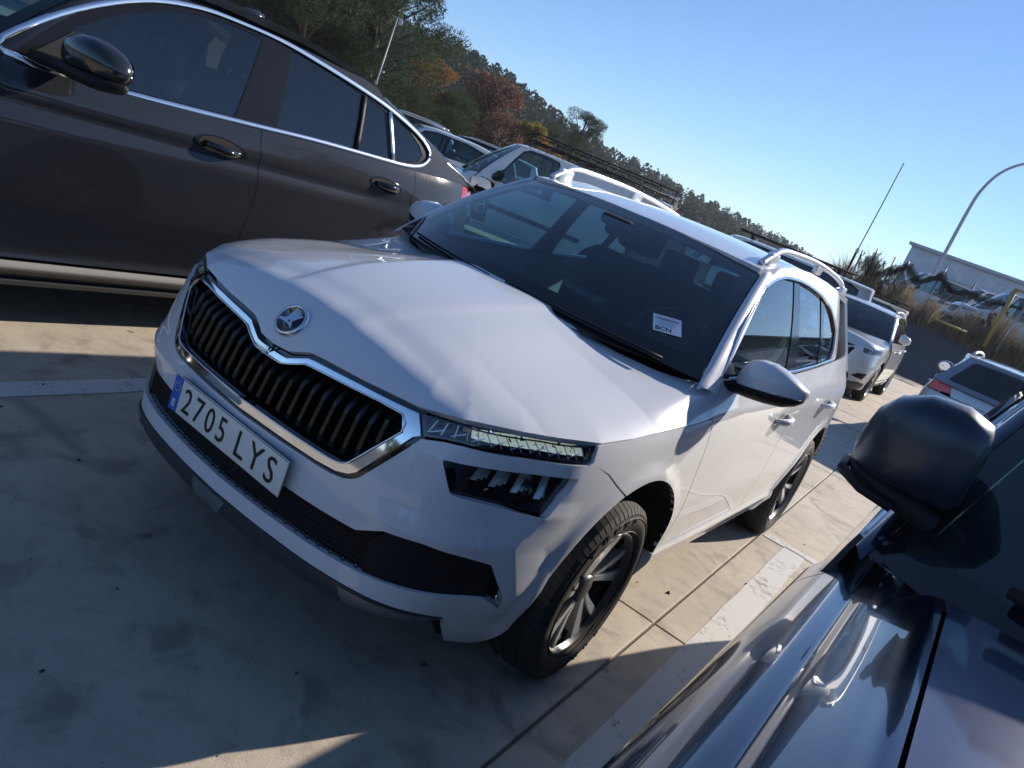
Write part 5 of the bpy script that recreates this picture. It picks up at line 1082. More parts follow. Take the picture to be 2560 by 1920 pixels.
        mobj('mirror_glass', [(sg*(1.11+.10*math.cos(a)), -.535+OY+.088, 1.25+.06*math.sin(a)) for a in np.linspace(0, 2*np.pi, 20, endpoint=False)], [tuple(range(20))], MT['chrome'], mr, smooth=False)
        panel('mirror_sail', lambda y, z: c.G(y, z)-np.array([.006, 0, 0]), T([(-.70, 1.165), (-.53, 1.30), (-.505, 1.325), (-.53, 1.20), (-.46, 1.155), (-.60, 1.15)]), MT['black'], root, res=.08, flange=.01, mirror=sg < 0)
    fin = loft('roof_antenna', [[(x*w, y, z) for x, z in ((-1, 0), (-.6, h*.7), (0, h), (.6, h*.7), (1, 0))] for y, w, h in []] if False else [[(-.03*k, y, zz) , (-.012*k, y, zz+h*.8), (0, y, zz+h), (.012*k, y, zz+h*.8), (.03*k, y, zz)] for y, k, h, zz in ((2.12, .2, .004, 1.700), (2.20, .8, .035, 1.694), (2.28, 1, .055, 1.686), (2.33, .8, .05, 1.682), (2.34, .3, .02, 1.680))], MT['bmw'], root)
    fix_normals(fin)
    return root
MT['bpil'] = M_('satin_black_pillar', (.012, .012, .014), .14, spec=.3)
MT['gdark'] = paint('black_mirror_paint', (.010, .011, .014), .2, .2, dirt=.05)
MT['sillsilver'] = M_('matt_silver_sill', (.30, .29, .27), .6, .0)
black_suv = build_black()

# ================================================================ dark blue SUV in the right foreground
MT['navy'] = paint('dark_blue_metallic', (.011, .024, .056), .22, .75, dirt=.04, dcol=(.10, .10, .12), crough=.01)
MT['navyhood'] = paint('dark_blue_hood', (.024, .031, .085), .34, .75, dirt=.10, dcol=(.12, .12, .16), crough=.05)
def build_navy():
    OX, OY = 2.32, -1.45           # world = local + (OX, OY)
    c = Car(w=.92, fo=.90, wb=2.68, ro=.94, R=.345, zb0=1.10, zb1=1.16, zh0=.94, zh1=1.135, yw0=.41, yw1=1.21, ywc=.34, xr=.62, zr=[(1.10, 1.62), (1.6, 1.68), (2.4, 1.67), (3.2, 1.58)], yr1=3.15, yr0=3.48, zt=1.12, zsh=.94, arch=.43, ym=.84, sill=.25, crown=.04)
    # wing and bonnet as one section running lengthwise
    X = [0, .30, .52, .63, .672, .690, .72, .755, .785, .800, .812, .83, .86, .89, .908, .917, .92]
    Z = [1.165, 1.157, 1.142, 1.128, 1.120, 1.117, 1.100, 1.078, 1.056, 1.040, 1.036, 1.030, 1.008, .978, .950, .925, .90]
    def T(u, v):
        u = np.asarray(u, float); v = np.asarray(v, float); x = np.abs(u); z = pchip(X, Z, np.clip(x, 0, .92)); f = np.clip((-.15-v)/.75, 0, 1); z = z-.10*f**2-.06*f**3
        return np.stack([u, v, z], 1)
    S = c.S; SY = S.sy; q = .29
    sh = lambda l: [(y+q, z) for y, z in l]
    sur = [(.95, 1.085), (1.03, 1.17), (1.31, 1.44), (1.48, 1.555), (1.75, 1.60), (2.35, 1.60), (2.80, 1.53), (2.92, 1.35), (2.86, 1.18), (2.0, 1.125)]
    root = c.build('parked_car', 'dark blue SUV in the right foreground, cut off by the frame', MT['navy'], (OX, OY, 0), windows=dict(surround=sur, panes=[[(.99, 1.10), (1.07, 1.18), (1.35, 1.43), (1.50, 1.53), (1.80, 1.565), (1.83, 1.13)], [(1.91, 1.135), (1.88, 1.565), (2.36, 1.565), (2.40, 1.155)], [(2.47, 1.165), (2.44, 1.555), (2.75, 1.50), (2.86, 1.34), (2.80, 1.19)]], trim=sur, tw=.012), doors=((.83, 1.87), (1.87, 2.60)), glass_m=MT['fglass'], trim=MT['chrome'], lod=.7, skip=('mirror',), hood=False, plate='3187 KMB', front=True)
    for o in list(root.children):
        if o.name.split('.')[0] in ('front_fender',): D.objects.remove(o)
    yf = -.74
    def fy(x): return -.86+.42*(x/.92)**3
    hl = [(0, fy(0)), (.3, fy(.3)), (.5, fy(.5)), (.64, fy(.64)+.01), (.668, -.55), (.673, .0), (.673, .55), (.668, .66)]
    cw = [(.655, .73), (.60, .66), (.50, .59), (.35, .525), (.2, .495), (0, .485)]
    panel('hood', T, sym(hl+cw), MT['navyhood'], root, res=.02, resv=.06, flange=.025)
    for sg in (1, -1):
        panel('front_fender', T, [(.679, -.62), (.75, -.54), (.83, -.42), (.88, -.30), (.912, -.15), (.918, .0), (.918, .79), (.86, .805), (.80, .820), (.74, .855), (.715, .89), (.70, .81), (.679, .71)], MT['navy'], root, res=.005, resv=.05, flange=.02, mirror=sg < 0)
        panel('door_shoulder', T, [(.918, .796), (.86, .811), (.80, .826), (.745, .860), (.735, .96), (.80, .96), (.86, .96), (.918, .96)], MT['navy'], root, res=.005, resv=.05, flange=.01, mirror=sg < 0)
        arcf = [(SY(y), z) for y, z in arch_poly(0, .335, .43, 6, 105, 16)]
        panel('fender_side', c.F, [(SY(-.10), .895), (SY(.794), .895), (SY(.81), .6), (SY(.84), .37), (SY(.45), .36)]+arcf, MT['navy'], root, res=.03, flange=.01, mirror=sg < 0)
    # gap filler under the bonnet seam
    for sg in (1, -1): box('seam', (sg*.676, .05, 1.060), (.03, 1.30, .012), MT['well'], root)
    # mirror on the passenger side (towards the white car) and its twin
    for sg in (1, -1):
        mr = mirror_shell('door_mirror', [(sg*x, y+q, z, a, b) for x, y, z, a, b in ((.728, .545, 1.300, .05, .060), (.742, .540, 1.305, .075, .088), (.79, .535, 1.312, .088, .096), (.85, .540, 1.308, .088, .094), (.90, .555, 1.295, .072, .080), (.925, .57, 1.28, .048, .058), (.935, .58, 1.27, .014, .02))], MT['navymir'], root, n=32, p=3.2)
        mirror_shell('mirror_base', [(sg*x, y+q, z, a, b) for x, y, z, a, b in ((.690, .56, 1.155, .06, .03), (.735, .555, 1.175, .06, .032), (.78, .548, 1.198, .07, .032), (.85, .55, 1.208, .07, .026), (.91, .565, 1.214, .05, .016), (.93, .58, 1.22, .02, .008))], MT['black'], mr, n=20)
        lathe('mirror_lip', [(-.004, .0), (.004, .0)], MT['black'], mr, n=8) if False else tube('mirror_lip', [(sg*.935, .60+q, 1.215), (sg*.93, .52+q, 1.205), (sg*.88, .475+q, 1.195), (sg*.82, .468+q, 1.19)], .010, MT['black'], mr, n=6)
        mobj('mirror_glass', [(sg*(.83+.085*math.cos(a)), .632+q, 1.30+.075*math.sin(a)) for a in np.linspace(0, 2*np.pi, 20, endpoint=False)], [tuple(range(20))], MT['chrome'], mr, smooth=False)
        sweep('mirror_edge', np.array(smooth_poly([(sg*(.832+.098*math.cos(a)), .615+q, 1.303+.090*math.sin(a)) for a in np.linspace(0, 2*np.pi, 16, endpoint=False)], 2)), circ(.003, 6), MT['chrome'], mr, up=(0, 1, 0), closed=True)
    # cowl panel, wiper arm and blade
    def CW(u, v): return np.stack([u, v, 1.135-.02*(np.abs(u)/.7)**2-.03*np.clip(v-.32-q-.12*(u/.7)**2, 0, 1)], 1)
    panel('cowl', CW, sym([(x, y+q) for x, y in [(0, .185), (.35, .225), (.50, .29), (.60, .36), (.66, .435), (.70, .50), (.66, .56), (.5, .46), (.3, .40), (0, .37)]]), MT['black'], root, res=.05, flange=.0)
    for x0, x1, v0, v1 in ((-.62, .0, .07, .045), (.10, .60, .05, .08)):
        t = np.linspace(0, 1, 12); P = c.W(x0/(c.w-.115)+(x1-x0)/(c.w-.115)*t, v0+(v1-v0)*t)+np.array([0, -.016, .016]); b = sweep('wiper', P, rect(.026, .020, .006), MT['black'], root); fix_normals(b)
        if x0 < 0: t_ = text_mesh('wiper_lettering', 'Valeo', .022, MT['print'], b, basis(tuple(P[2]+np.array([0.01, -.004, .0125])), tuple(P[3]-P[2]), (0, .5, .5)), depth=.0003)
    return root
MT['navymir'] = paint('dark_blue_mirror', (.018, .026, .045), .40, .4, dirt=.03, dcol=(.12, .12, .13), crough=.18, coat=.5)
MT['print'] = M_('grey_print', (.5, .5, .5), .6)
navy_suv = build_navy()
# ================================================================ background vehicles
MT['white2'] = paint('white_van_paint', (.74, .75, .77), .35, dirt=.15)
MT['silver'] = paint('silver_paint', (.30, .33, .38), .30, .75, dirt=.1)
MT['pearl'] = paint('pearl_white_paint', (.72, .72, .71), .3, .15, dirt=.12)
def van(label, loc, rz, z0=0.0, rack=False, glassm=None, rear_win=False, hi=1.70, lgth=3.3, mat=None, lod=1.6, bars=False, name='parked_van', strip=True):
    c = Car(w=.92, fo=.78, wb=2.75, ro=lgth-2.75+.35, R=.33, zb0=1.08, zb1=1.10, zh0=.88, zh1=1.08, yw0=-.02, yw1=.70, ywc=.28, xr=.72, zr=[(.6, hi-.07), (.95, hi-.01), (1.4, hi), (lgth, hi-.01), (lgth+.5, hi-.05)], yr1=lgth+.22, yr0=lgth+.34, zt=1.10, k1=.10, k2=.08, zsh=.94, ym=.62, arch=.40, crown=.06)
    fw = smooth_poly([(.56, 1.12), (.70, 1.30), (.90, hi-.16), (1.10, hi-.10), (1.40, hi-.10), (1.52, hi-.16), (1.54, 1.16), (1.48, 1.115)], 2)
    sur = smooth_poly([(.50, 1.10), (.66, 1.31), (.87, hi-.13), (1.10, hi-.07), (1.42, hi-.07), (1.555, hi-.15), (1.575, 1.15), (1.50, 1.095)], 2)
    wd = dict(surround=sur, panes=[fw])
    if rear_win:
        sur = [(.50, 1.10), (.66, 1.31), (.87, hi-.13), (1.10, hi-.07), (lgth-.3, hi-.08), (lgth-.1, hi-.14), (lgth-.05, 1.16), (lgth-.1, 1.11)]; wd = dict(surround=sur, panes=[fw, [(1.64, 1.13), (1.64, hi-.10), (2.4, hi-.10), (2.42, 1.13)], [(2.52, 1.13), (2.50, hi-.10), (lgth-.32, hi-.11), (lgth-.14, hi-.17), (lgth-.12, 1.16)]])
    r = c.build(name, label, mat or MT['white2'], (loc[0], loc[1], z0), rz, group='vans in the lot', windows=wd, doors=((.60, 1.60), (1.60, 2.62)), glass_m=glassm or MT['glass'], lod=lod, handles=((1.50, 1.02), (1.72, 1.02)), wheels=1, mmat=MT['black'])
    r['category'] = 'van'
    if strip:
        for sg in (1, -1): panel('side_moulding', lambda u, v: c.S(u, v, .012), [(c.S.sy(.62), .62), (c.S.sy(2.3), .62), (c.S.sy(2.3), .70), (c.S.sy(.62), .70)], MT['dgrey'], r, res=.1, flange=.012, mirror=sg < 0)
    if rack:
        zz = hi+.09
        for x in (-.66, .66): tube('rack_rail', [(x, .95, zz), (x, lgth+.15, zz)], .016, MT['black'], r, n=6); tube('rack_top_rail', smooth_poly([(x, .78, zz+.02), (x, .95, zz+.12), (x, 1.2, zz+.13), (x, lgth, zz+.13), (x, lgth+.15, zz+.11)], 3, closed=False), .012, MT['black'], r, n=6)
        for y in np.linspace(1.0, lgth+.1, 9):
            tube('rack_crossbar', [(-.66, y, zz), (.66, y, zz)], .013, MT['black'], r, n=6)
            for x in (-.66, .66): tube('rack_post', [(x, y, zz-.11), (x, y, zz+.13)], .011, MT['black'], r, n=6)
        tube('rack_wind_bar', [(-.66, .80, zz+.03), (.66, .80, zz+.03)], .014, MT['black'], r, n=6); tube('rack_roller', [(-.62, lgth+.18, zz+.03), (.62, lgth+.18, zz+.03)], .026, MT['satinw'], r, n=10)
        for x in (-.35, 0., .35): tube('rack_slat', [(x, .95, zz+.016), (x, lgth+.1, zz+.016)], .010, MT['black'], r, n=5)
    if bars:
        for y in (1.1, 2.0, 2.9):
            tube('roof_bar', [(-.74, y, hi+.075), (.74, y, hi+.075)], .018, MT['black'], r, n=6)
            for x in (-.66, .66): box('bar_foot', (x, y, hi+.03), (.05, .07, .09), MT['black'], r, .01)
        for x in (-.45, .0, .45): tube('ladder_rail', [(x, .8, hi+.11), (x, 3.3, hi+.11)], .016, MT['black'], r, n=6)
    return r
def broadside(az, d, dth=0.0, yc=1.4):
    a = math.radians(az); th = a*1.0-math.pi/2-a+math.radians(-az-90)*0; hx, hy = -math.cos(a), math.sin(a); th = math.atan2(hx, -hy)+math.radians(dth); x, y, _ = polar(az, d)
    return (x-(-yc*math.sin(th)), y-(yc*math.cos(th)), 0), th
p, th = broadside(-34.2, 14.6, 3, 1.05); v1 = van('white van with a black roof rack behind the black SUV', p, th, rack=True, hi=1.84, lgth=3.5, lod=1.2)
p, th = broadside(-16.8, 17.5, 0); v2 = van('white van with dark side windows and roof bars behind the racked van', p, th, rear_win=True, glassm=MT['rglass'], hi=1.86, lgth=3.5, bars=True)
p, th = broadside(-11.3, 24, 0); v3 = van('small white van behind the roof of the white compact SUV', p, th, rear_win=True, hi=1.80, lgth=3.1, bars=True)
# vans on the terrace behind the fence
TZ = 1.88
for k, (az, d, lab, rzz) in enumerate(((-8.1, 40, 'white van seen side-on behind the torn shade net', -72), (-4.9, 37.5, 'white van with nose between two others behind the fence', -66), (-3.4, 33.5, 'white van nearest the yellow post behind the fence', -68), (.8, 36, 'white van at the right end of the terrace row', -70), (7.5, 37, 'white van right of the frame on the terrace', -70), (13, 35, 'white van furthest right on the terrace', -70))):
    p = polar(az, d); van(lab, p, math.radians(rzz), z0=TZ, hi=1.95, lgth=3.9, strip=False, rear_win=(k == 0))
# crossover facing us behind the white SUV
c = Car(w=.90, fo=.88, wb=2.65, ro=.83, R=.34, zb0=1.08, zb1=1.18, zh0=.90, zh1=1.10, yw0=.10, yw1=.88, xr=.62, zr=[(.8, 1.51), (1.2, 1.575), (1.9, 1.60), (2.6, 1.57), (3.2, 1.50)], yr1=3.05, yr0=3.36, zt=1.10, zsh=.95, arch=.42, ym=.62)
W_ = dict(surround=[(.58, 1.07), (.80, 1.28), (1.05, 1.45), (1.25, 1.51), (1.8, 1.535), (2.5, 1.50), (2.75, 1.36), (2.6, 1.18), (1.6, 1.11)], panes=[[(.64, 1.085), (.84, 1.27), (1.08, 1.42), (1.3, 1.485), (1.52, 1.50), (1.50, 1.10)], [(1.60, 1.11), (1.60, 1.50), (2.1, 1.495), (2.2, 1.15)], [(2.28, 1.16), (2.24, 1.485), (2.5, 1.47), (2.68, 1.35), (2.56, 1.20)]], trim=[(.58, 1.075), (.80, 1.28), (1.05, 1.45), (1.25, 1.51), (1.8, 1.535), (2.5, 1.50), (2.74, 1.36), (2.6, 1.185), (1.6, 1.115)], tw=.012)
q = c.build('parked_car', 'white crossover facing us, parked behind the white compact SUV', MT['pearl'], (-1.02, 12.25, 0), math.radians(1.0), windows=W_, doors=((.50, 1.56), (1.56, 2.50)), lod=.9, trim=MT['chrome'], rails=(1.15, 2.8), plate='7502 LBG', handles=((1.42, .93), (2.36, .96)))
fmq = c.S.fm(.004)
def strip2(fm, pts, w): pass
for sg in (1, -1):
    P_ = c.S(np.array([sg*.16, sg*.26, sg*.40, sg*.50]), np.array([.63, .70, .82, .845]), .012); sweep('grille_chevron', P_, rect(.03, .012, .004), MT['chrome'], q, up=(0, -1, .2))
    panel('fog_opening', c.S.fm(.004), [(sg*.62, .40), (sg*.86, .38), (sg*.90, .50), (sg*.72, .47)], MT['black'], q, res=.06, flange=.004)
    panel('lower_cladding', c.S.fm(.006), [(sg*a, b) for a, b in ((.0, .18), (.9, .18), (1.04, .22), (1.03, .32), (.8, .33), (.4, .26), (0, .26))], MT['dgrey'], q, res=.06, flange=.01)
lathe('grille_badge', [(-.012, .0), (-.012, .055), (0, .06)], MT['chrome'], q, axis='y', n=20, centre=(0, -.90, .70))
# silver estate with its tail towards us, right edge
c = Car(w=.90, fo=.86, wb=2.68, ro=.95, R=.33, zb0=1.02, zb1=1.08, zh0=.80, zh1=1.03, yw0=.20, yw1=.98, xr=.60, zr=[(.9, 1.40), (1.4, 1.47), (2.3, 1.48), (3.0, 1.455), (3.4, 1.42)], yr1=3.22, yr0=3.62, zt=1.05, zsh=.90, arch=.41, ym=.70)
W_ = dict(surround=[(.64, 1.02), (.86, 1.18), (1.12, 1.34), (1.4, 1.40), (2.2, 1.42), (2.95, 1.38), (3.12, 1.22), (2.9, 1.09), (1.6, 1.05)], panes=[[(.70, 1.035), (.9, 1.18), (1.15, 1.32), (1.4, 1.37), (1.56, 1.385), (1.55, 1.05)], [(1.65, 1.055), (1.64, 1.385), (2.35, 1.38), (2.42, 1.08)], [(2.5, 1.085), (2.46, 1.375), (2.92, 1.345), (3.05, 1.22), (2.86, 1.11)]], trim=[(.64, 1.025), (.86, 1.18), (1.12, 1.34), (1.4, 1.40), (2.2, 1.42), (2.95, 1.38), (3.11, 1.22), (2.9, 1.095), (1.6, 1.055)], tw=.014)
sv = c.build('parked_car', 'silver estate car with red tail light and roof rails, rear towards us', MT['silver'], (1.78, 11.55, 0), math.pi+math.radians(-1.5), windows=W_, doors=((.58, 1.60), (1.60, 2.62)), lod=.9, trim=MT['chrome'], rails=(1.2, 3.05), glass_m=MT['rglass'], handles=((1.45, .90), (2.45, .93)))
# hatchbacks to the left behind the black SUV
def hatch(label, loc, rz, mat, h=0.0, glassm=None, rails=None):
    c = Car(w=.87, fo=.82, wb=2.55, ro=.70, R=.31, zb0=.98, zb1=1.06, zh0=.78, zh1=1.0, yw0=.15, yw1=.90, xr=.58, zr=[(.8, 1.40+h), (1.3, 1.47+h), (2.1, 1.48+h), (2.8, 1.42+h)], yr1=2.75, yr0=3.1, zt=1.0, zsh=.88, arch=.39, ym=.62)
    W_ = dict(surround=[(.55, .99), (.78, 1.16), (1.02, 1.34+h), (1.3, 1.40+h), (2.0, 1.41+h), (2.5, 1.34+h), (2.55, 1.08), (1.5, 1.01)], panes=[[(.62, 1.0), (.82, 1.16), (1.06, 1.32+h), (1.3, 1.37+h), (1.50, 1.375+h), (1.48, 1.015)], [(1.58, 1.02), (1.58, 1.375+h), (2.0, 1.37+h), (2.42, 1.31+h), (2.46, 1.09)]])
    return c.build('parked_car', label, mat, loc, rz, windows=W_, doors=((.50, 1.53), (1.53, 2.42)), lod=1.4, glass_m=glassm or MT['glass'], rails=rails, handles=((1.4, .88), (2.3, .9)))
p, th = broadside(-40.6, 18.5, 4); hatch('white hatchback just beyond the tail of the black SUV', p, th, MT['white2'], .05, glassm=MT['glass'])
p, th = broadside(-43.2, 23.5, 4); hatch('bright silver car with roof rails further left behind the black SUV roof', p, th, MT['silver'], .14, rails=(1.2, 2.6))
p, th = broadside(-38.2, 27, 4); hatch('dark car with roof rails between the far parked cars', p, th, MT['bmw'], .20, rails=(1.2, 2.6))
p, th = broadside(-36.0, 31, 3); hatch('white car at the back of the left rows', p, th, MT['white2'], .16)
# ================================================================ trees, poles, fence
tree('pine_tree', 'tall dark pine behind the black SUV, nearest the floodlight pole', polar(-46.6, 38), 9.0, 3.0, MT['pine'], 3, group='pines at the lot edge', nclump=64, dens=1.0, z0=.14)
tree('pine_tree', 'broad dark pine at the top left behind the black SUV roof', polar(-51.0, 36), 8.5, 3.1, MT['pine'], 4, group='pines at the lot edge', nclump=64, z0=.14)
tree('pine_tree', 'pine at the far left edge of the tree group', polar(-56.5, 37), 8.0, 3.0, MT['pine'], 14, group='pines at the lot edge', nclump=40, z0=.14, dens=.8)
tree('pine_tree', 'small lone pine rising above the roof rack against the sky', polar(-31.5, 62), 6.5, 2.0, MT['pine'], 5, group='pines at the lot edge', nclump=30, z0=.15, dens=.9)
tree('pine_tree', 'low dark pine left of the lone pine', polar(-33.4, 66), 5.0, 2.1, MT['pine'], 15, group='pines at the lot edge', nclump=24, z0=.1, dens=.8)
AG = 'autumn trees along the lot edge'
tree('autumn_tree', 'orange leaved tree right of the big pines', polar(-42.2, 48), 5.0, 1.9, MT['autumn'], 6, 'leaf', AG, 34, 1.0, .12)
tree('autumn_tree', 'tall reddish brown tree in the middle of the tree line', polar(-38.2, 52), 5.6, 2.4, MT['brown'], 7, 'leaf', AG, 46, 1.1, .08)
tree('autumn_tree', 'brown shrubby tree at the foot of the reddish one', polar(-36.6, 50), 3.6, 1.8, MT['brown'], 8, 'leaf', AG, 26, 1.0, .05)
tree('autumn_tree', 'yellow green tree before the hill', polar(-34.9, 50), 3.9, 1.3, MT['yellow'], 9, 'leaf', AG, 24, 1.0, .08)
tree('autumn_tree', 'small orange tree just left of the roof rack', polar(-33.2, 48), 3.2, 1.2, MT['autumn'], 10, 'leaf', AG, 22, 1.0, .06)
tree('dark_shrub', 'dark green shrub under the orange tree', polar(-40.6, 46), 3.4, 2.4, MT['pine'], 12, 'pine', 'shrubs along the lot edge', 30, .8, .05, cat='shrub')
tree('dark_shrub', 'dark green shrub at the foot of the big pine', polar(-44.2, 42), 2.8, 2.0, MT['pine'], 13, 'pine', 'shrubs along the lot edge', 26, .8, .05, cat='shrub')
MT['galv'] = M_('galvanised_steel', (.38, .39, .40), .45, .8)
MT['polew'] = M_('painted_pole_grey', (.42, .43, .46), .5, .3)
def flood():
    x, y, _ = polar(-45.74, 26); r = empty('floodlight_pole', (x, y, 0), math.radians(40), 'thin grey pole with a floodlight and camera before the pines', 'pole')
    tube('pole', [(0, 0, 0), (0, 0, 4.05)], .020, MT['polew'], r, n=8); tube('crossarm', [(-.16, 0, 4.05), (.16, 0, 4.05)], .014, MT['polew'], r, n=6); box('floodlight', (.13, -.06, 3.95), (.12, .08, .15), MT['polew'], r, .02); box('security_camera', (.10, -.1, 2.45), (.07, .16, .07), MT['polew'], r, .02); box('junction_box', (0, -.06, 2.1), (.08, .06, .10), MT['polew'], r, .01)
flood()
def lamp_post():
    x, y, _ = polar(-6.5, 44); r = empty('street_lamp', (x, y, TZ), 0, 'curved-arm street lamp behind the white building edge', 'lamp')
    p = np.array(smooth_poly([(0, 0, 0), (0, 0, 3), (0, 0, 5.6), (.10, 0, 6.6), (.45, 0, 7.5), (1.1, 0, 8.15), (1.9, 0, 8.45), (2.6, 0, 8.5)], 5, closed=False)); sweep('post', p, circ(1, 10), MT['polew'], r, up=(0, 1, 0), scale=np.linspace(.095, .045, len(p))); box('lamp_head', (2.9, 0, 8.48), (.75, .28, .12), MT['satinw'], r, .04); box('base_plate', (0, 0, .06), (.4, .4, .12), MT['galv'], r, .02)
lamp_post()
def whip():
    x, y, _ = polar(-11.3, 27.5); r = empty('antenna_mast', (x, y, .4), 0, 'thin leaning whip antenna mast above the bank, left of the net', 'antenna')
    tube('mast', [(0, 0, 0), (0, 0, 2.6)], .045, MT['black'], r, n=8); tube('whip', [(0, 0, 2.6), (.03, 0, 4.0), (.05, 0, 5.45)], .018, MT['black'], r, n=6); box('mount', (0, 0, 2.55), (.09, .09, .16), MT['galv'], r, .01)
whip()
MT['wall'] = concrete('white_shed_wall', (.78, .78, .80), .1); MT['roofm'] = M_('shed_roof', (.5, .5, .52), .5, .3)
def shed():
    x, y, _ = polar(-3.9, 66); r = empty('storage_building', (x+3.2, y, TZ), math.radians(-6), 'plain pale shed roof rising behind the fence and vans', 'building')
    box('wall', (0, 0, 2.35), (15, 9, 4.7), MT['wall'], r, .02); rf = loft('roof', [[(-7.7, -4.8, 4.62), (-7.7, 4.8, 4.62), (-7.7, 4.8, 4.82), (-7.7, 0, 5.15), (-7.7, -4.8, 4.82)], [(7.7, -4.8, 4.62), (7.7, 4.8, 4.62), (7.7, 4.8, 4.82), (7.7, 0, 5.15), (7.7, -4.8, 4.82)]], MT['roofm'], r, smooth=False); fix_normals(rf)
    d = box('shutter_door', (-3, -4.53, 1.7), (3.2, .06, 3.4), MT['galv'], r)
    for k in range(14): box('shutter_slat', (-3, -4.57, .2+k*.24), (3.1, .03, .2), MT['galv'], d)
shed()
def warehouse():
    x, y, _ = polar(15.5, 58); r = empty('warehouse', (x, y, TZ), math.radians(-12), 'gabled dark warehouse right of the frame, mirrored in the side windows', 'building')
    ga = lambda yy: [(-8, yy, 0), (8, yy, 0), (8, yy, 3.0), (0, yy, 5.2), (-8, yy, 3.0)]; w = loft('wall', [ga(-7), ga(7)], MT['shedd'], r, smooth=False); fix_normals(w)
    for sg in (1, -1): rf = loft('roof', [[(0, -7.3, 5.28), (sg*8.4, -7.3, 2.97), (sg*8.4, -7.3, 3.10), (0, -7.3, 5.42)], [(0, 7.3, 5.28), (sg*8.4, 7.3, 2.97), (sg*8.4, 7.3, 3.10), (0, 7.3, 5.42)]], MT['roofm'], r, smooth=False); fix_normals(rf)
    box('gate', (-2, -7.05, 1.6), (4, .08, 3.2), MT['galv'], r); box('aerial', (0, -3, 6.2), (.05, .05, 1.7), MT['galv'], r)
MT['shedd'] = concrete('warehouse_cladding', (.16, .19, .18), .2)
warehouse()
MT['net'] = leafmat('shade_net', [(.006, .009, .008), (.011, .016, .013), (.022, .030, .025)], .3)
_m = MT['net']; _tr = _m.node_tree.nodes.new('ShaderNodeBsdfTransparent'); _mx = _m.node_tree.nodes.new('ShaderNodeMixShader'); _mx.inputs[0].default_value = .32; _o = _m.node_tree.nodes['Material Output']; lk(_m, _o.inputs[0].links[0].from_socket, _mx.inputs[1]); lk(_m, _tr.outputs[0], _mx.inputs[2]); lk(_m, _mx.outputs[0], _o.inputs[0])
MT['yellowp'] = M_('yellow_barrier_paint', (.36, .27, .07), .55)
def fence():
    r = empty('fence', (0, 0, 0), 0, 'wire fence posts with a torn dark green shade net hanging', 'fence'); rs = np.random.RandomState(8)
    azs = [-11.0, -10.2, -9.0, -8.15, -6.0, -4.1, -2.1, .5, 3]; tops = [3.2, 3.6, 3.5, 3.55, 4.0, 3.75, 4.1, 4.0, 4.0]
    pts = []
    for a, e in zip(azs, tops):
        x, y, _ = polar(a, 30.6); z = 1.5+30.6*math.tan(math.radians(e)); pts.append((x, y, z)); tube('fence_post', [(x+rs.uniform(-.1, .1), y, 1.75), (x, y, z)], .03, MT['galv'], r, n=6)
    for z in (2.3, 2.9): tube('fence_wire', [(p[0], p[1], z) for p in pts], .006, MT['galv'], r, n=4)
    def cloth(name, path, wid, seed, m=8, fold=.06, curl=0.0):
        rs = np.random.RandomState(seed); P = np.array(smooth_poly(path, 7, closed=False)); k = len(P); G = []; ph = np.linspace(0, 3+k*.45, k); w = np.interp(np.linspace(0, 1, k), np.linspace(0, 1, len(wid)), wid)*(1+.35*rs.normal(0, 1, k).cumsum()/math.sqrt(k))
        for j in range(m):
            t = j/(m-1); G.append(P+np.stack([fold*.5*np.sin(ph*1.7+t*4+seed), fold*np.sin(ph+t*6.3)+fold*rs.normal(0, .3, k), -np.abs(w)*t+fold*.4*np.sin(ph*2.3+t*3)], 1))
        return grid(name, G, MT['net'], r)
    # torn strips hanging between the left posts
    for i in range(26):
        a, b_ = rs.randint(0, 3), rs.uniform(0, 1); p0 = np.array(pts[a])*(1-b_)+np.array(pts[a+1])*b_; p0[2] -= rs.uniform(.02, .45); dz = rs.uniform(.35, 1.25); dx = rs.uniform(-.9, .7)
        p1 = p0+np.array([dx*.5, rs.uniform(-.3, .1), -dz*.45+rs.uniform(-.1, .15)]); p2 = p0+np.array([dx, rs.uniform(-.4, .1), -dz]); cloth('shade_net', [tuple(p0), tuple(p1), tuple(p2)], [rs.uniform(.05, .3), rs.uniform(.12, .5), rs.uniform(.02, .2)], 20+i, fold=rs.uniform(.03, .09))
    # gathered roll sagging to the right
    def between(i, t, dz): q = np.array(pts[i])*(1-t)+np.array(pts[i+1])*t; return (q[0], q[1], q[2]+dz)
    path = [between(2, .9, -.05), between(3, .15, -.12), between(3, .5, -.42), between(3, .85, -.28), between(4, .0, -.16), between(4, .5, -.42), between(5, .0, -.26), between(5, .5, -.42), between(6, .0, -.36), between(6, .6, -.30), between(7, .2, -.2)]
    for k in range(3): cloth('net_roll', [(x, y-.05*k, z-.06*k+.05*math.sin(i*2.1+k)) for i, (x, y, z) in enumerate(path)], [.16, .26, .20, .30, .18, .22, .16, .14, .16], 60+k, fold=.05)
    cloth('shade_net', [between(4, .1, -.3), between(4, .4, -.5), between(4, .7, -.55), between(5, .1, -.42)], [.35, .75, .55, .15], 70, fold=.05)
    b = empty('barrier', (0, 0, 0), 0, 'yellow painted steel post and low rail before the vans', 'barrier'); x, y, _ = polar(-1.95, 28.9)
    tube('post', [(x, y, 1.7), (x, y, 1.5+28.9*math.tan(math.radians(4.3)))], .06, MT['yellowp'], b, n=8); tube('arm', [(x, y, 1.5+28.9*math.tan(math.radians(4.25))), (x+.9, y+.1, 3.64)], .04, MT['yellowp'], b, n=8); x0, y0, _ = polar(-5.4, 29.0); tube('rail', [(x0, y0, 1.93), (x-.6, y, 1.90)], .045, MT['yellowp'], b, n=8)
    tube('brace', [(x+.35, y+.1, 1.7), (x+.45, y+.1, 3.3)], .045, MT['galv'], b, n=6)
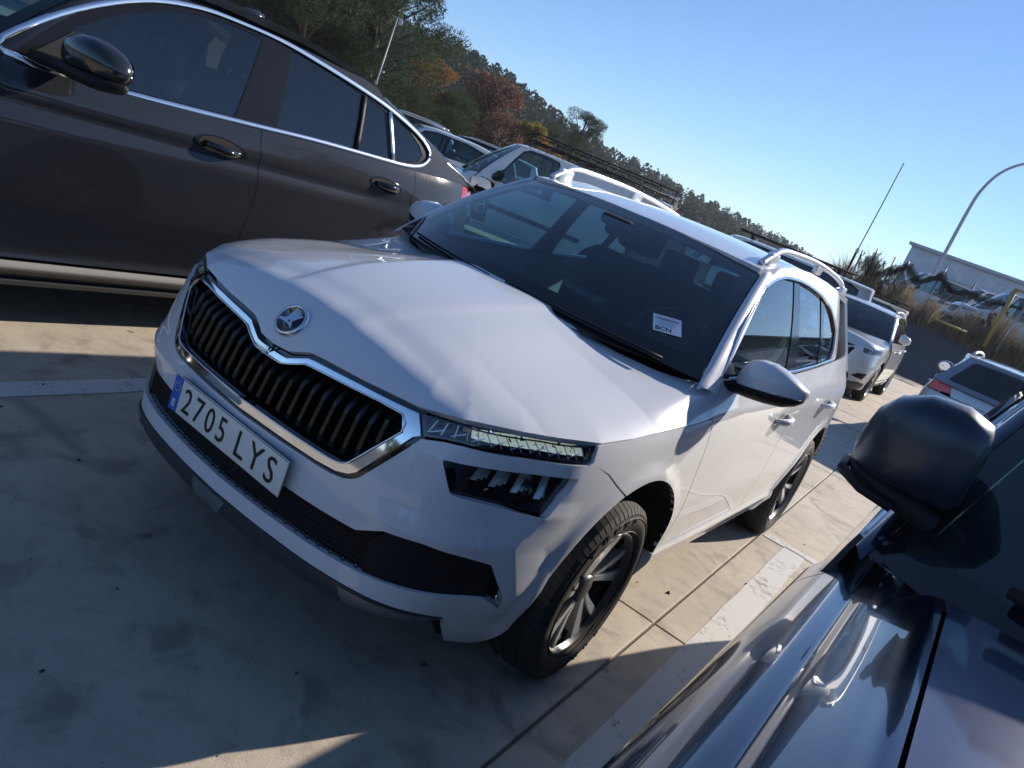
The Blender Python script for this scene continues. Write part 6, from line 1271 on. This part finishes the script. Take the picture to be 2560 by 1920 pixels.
fence()
def drygrass():
    rs = np.random.RandomState(9); V = []; F = []; b = 0; n = 26000
    az = rs.uniform(-12.5, 8, n); d = 30.0+rs.gamma(2.0, .45, n); clump = .55+.45*np.sin(az*3.1)+.35*np.sin(az*7.7+1)+.35*rs.uniform(size=n); tall = np.clip(clump, .25, 1.6)
    tall = tall*np.interp(az, [-12, -10.5, -9.5, -6, -4, -2.4, -1.2, 2], [1.3, 2.2, 1.9, 1.25, 1.1, 1.9, 1.8, 1.1])
    x = 1.55+d*np.sin(np.radians(az)); y = -2.26+d*np.cos(np.radians(az)); z = np.interp(y-.05*x, [24.6, 25.4, 26.6, 27.8, 28.6, 29.6], [0, .1, .75, 1.45, 1.78, 1.88])-.04
    base = np.stack([x, y, z], 1); h = (.20+.45*rs.uniform(size=n))*tall; lean = rs.normal(0, .30, (n, 2))*h[:, None]; w = .007+.010*rs.uniform(size=n); a = rs.uniform(0, np.pi, n); s = np.stack([np.cos(a)*w, np.sin(a)*w, np.zeros(n)], 1)
    tip = base+np.concatenate([lean, h[:, None]], 1); mid = base+np.concatenate([lean*.35, h[:, None]*.55], 1); V = np.stack([base-s, base+s, mid+s*.7, mid-s*.7, tip], 1).reshape(-1, 3); i = np.arange(n)*5; F = [(k, k+1, k+2, k+3) for k in i]+[(k+3, k+2, k+4) for k in i]
    tag(mobj('dry_grass', V, F, MT['straw'], None, smooth=False), 'straw coloured dry grass growing along the bank', 'grass', kind='stuff')
drygrass()
# ================================================================ thin air between us and the hill
def haze():
    m = D.materials.new('thin_haze'); m.use_nodes = True; t = m.node_tree; t.nodes.clear(); o = t.nodes.new('ShaderNodeOutputMaterial'); v = t.nodes.new('ShaderNodeVolumePrincipled'); v.inputs['Color'].default_value = (.80, .88, 1.0, 1); v.inputs['Density'].default_value = .0004; v.inputs['Anisotropy'].default_value = .3; t.links.new(v.outputs[0], o.inputs['Volume'])
    x0, x1, y0, y1, z0, z1 = -950, 950, -950, 950, -1.2, 60; V = [(x, y, z) for x in (x0, x1) for y in (y0, y1) for z in (z0, z1)]
    h = mobj('haze', V, [(0, 1, 3, 2), (4, 6, 7, 5), (0, 4, 5, 1), (2, 3, 7, 6), (0, 2, 6, 4), (1, 5, 7, 3)], m, None, smooth=False); tag(h, 'thin pale haze over the lot and hill', 'haze', kind='stuff')
haze()
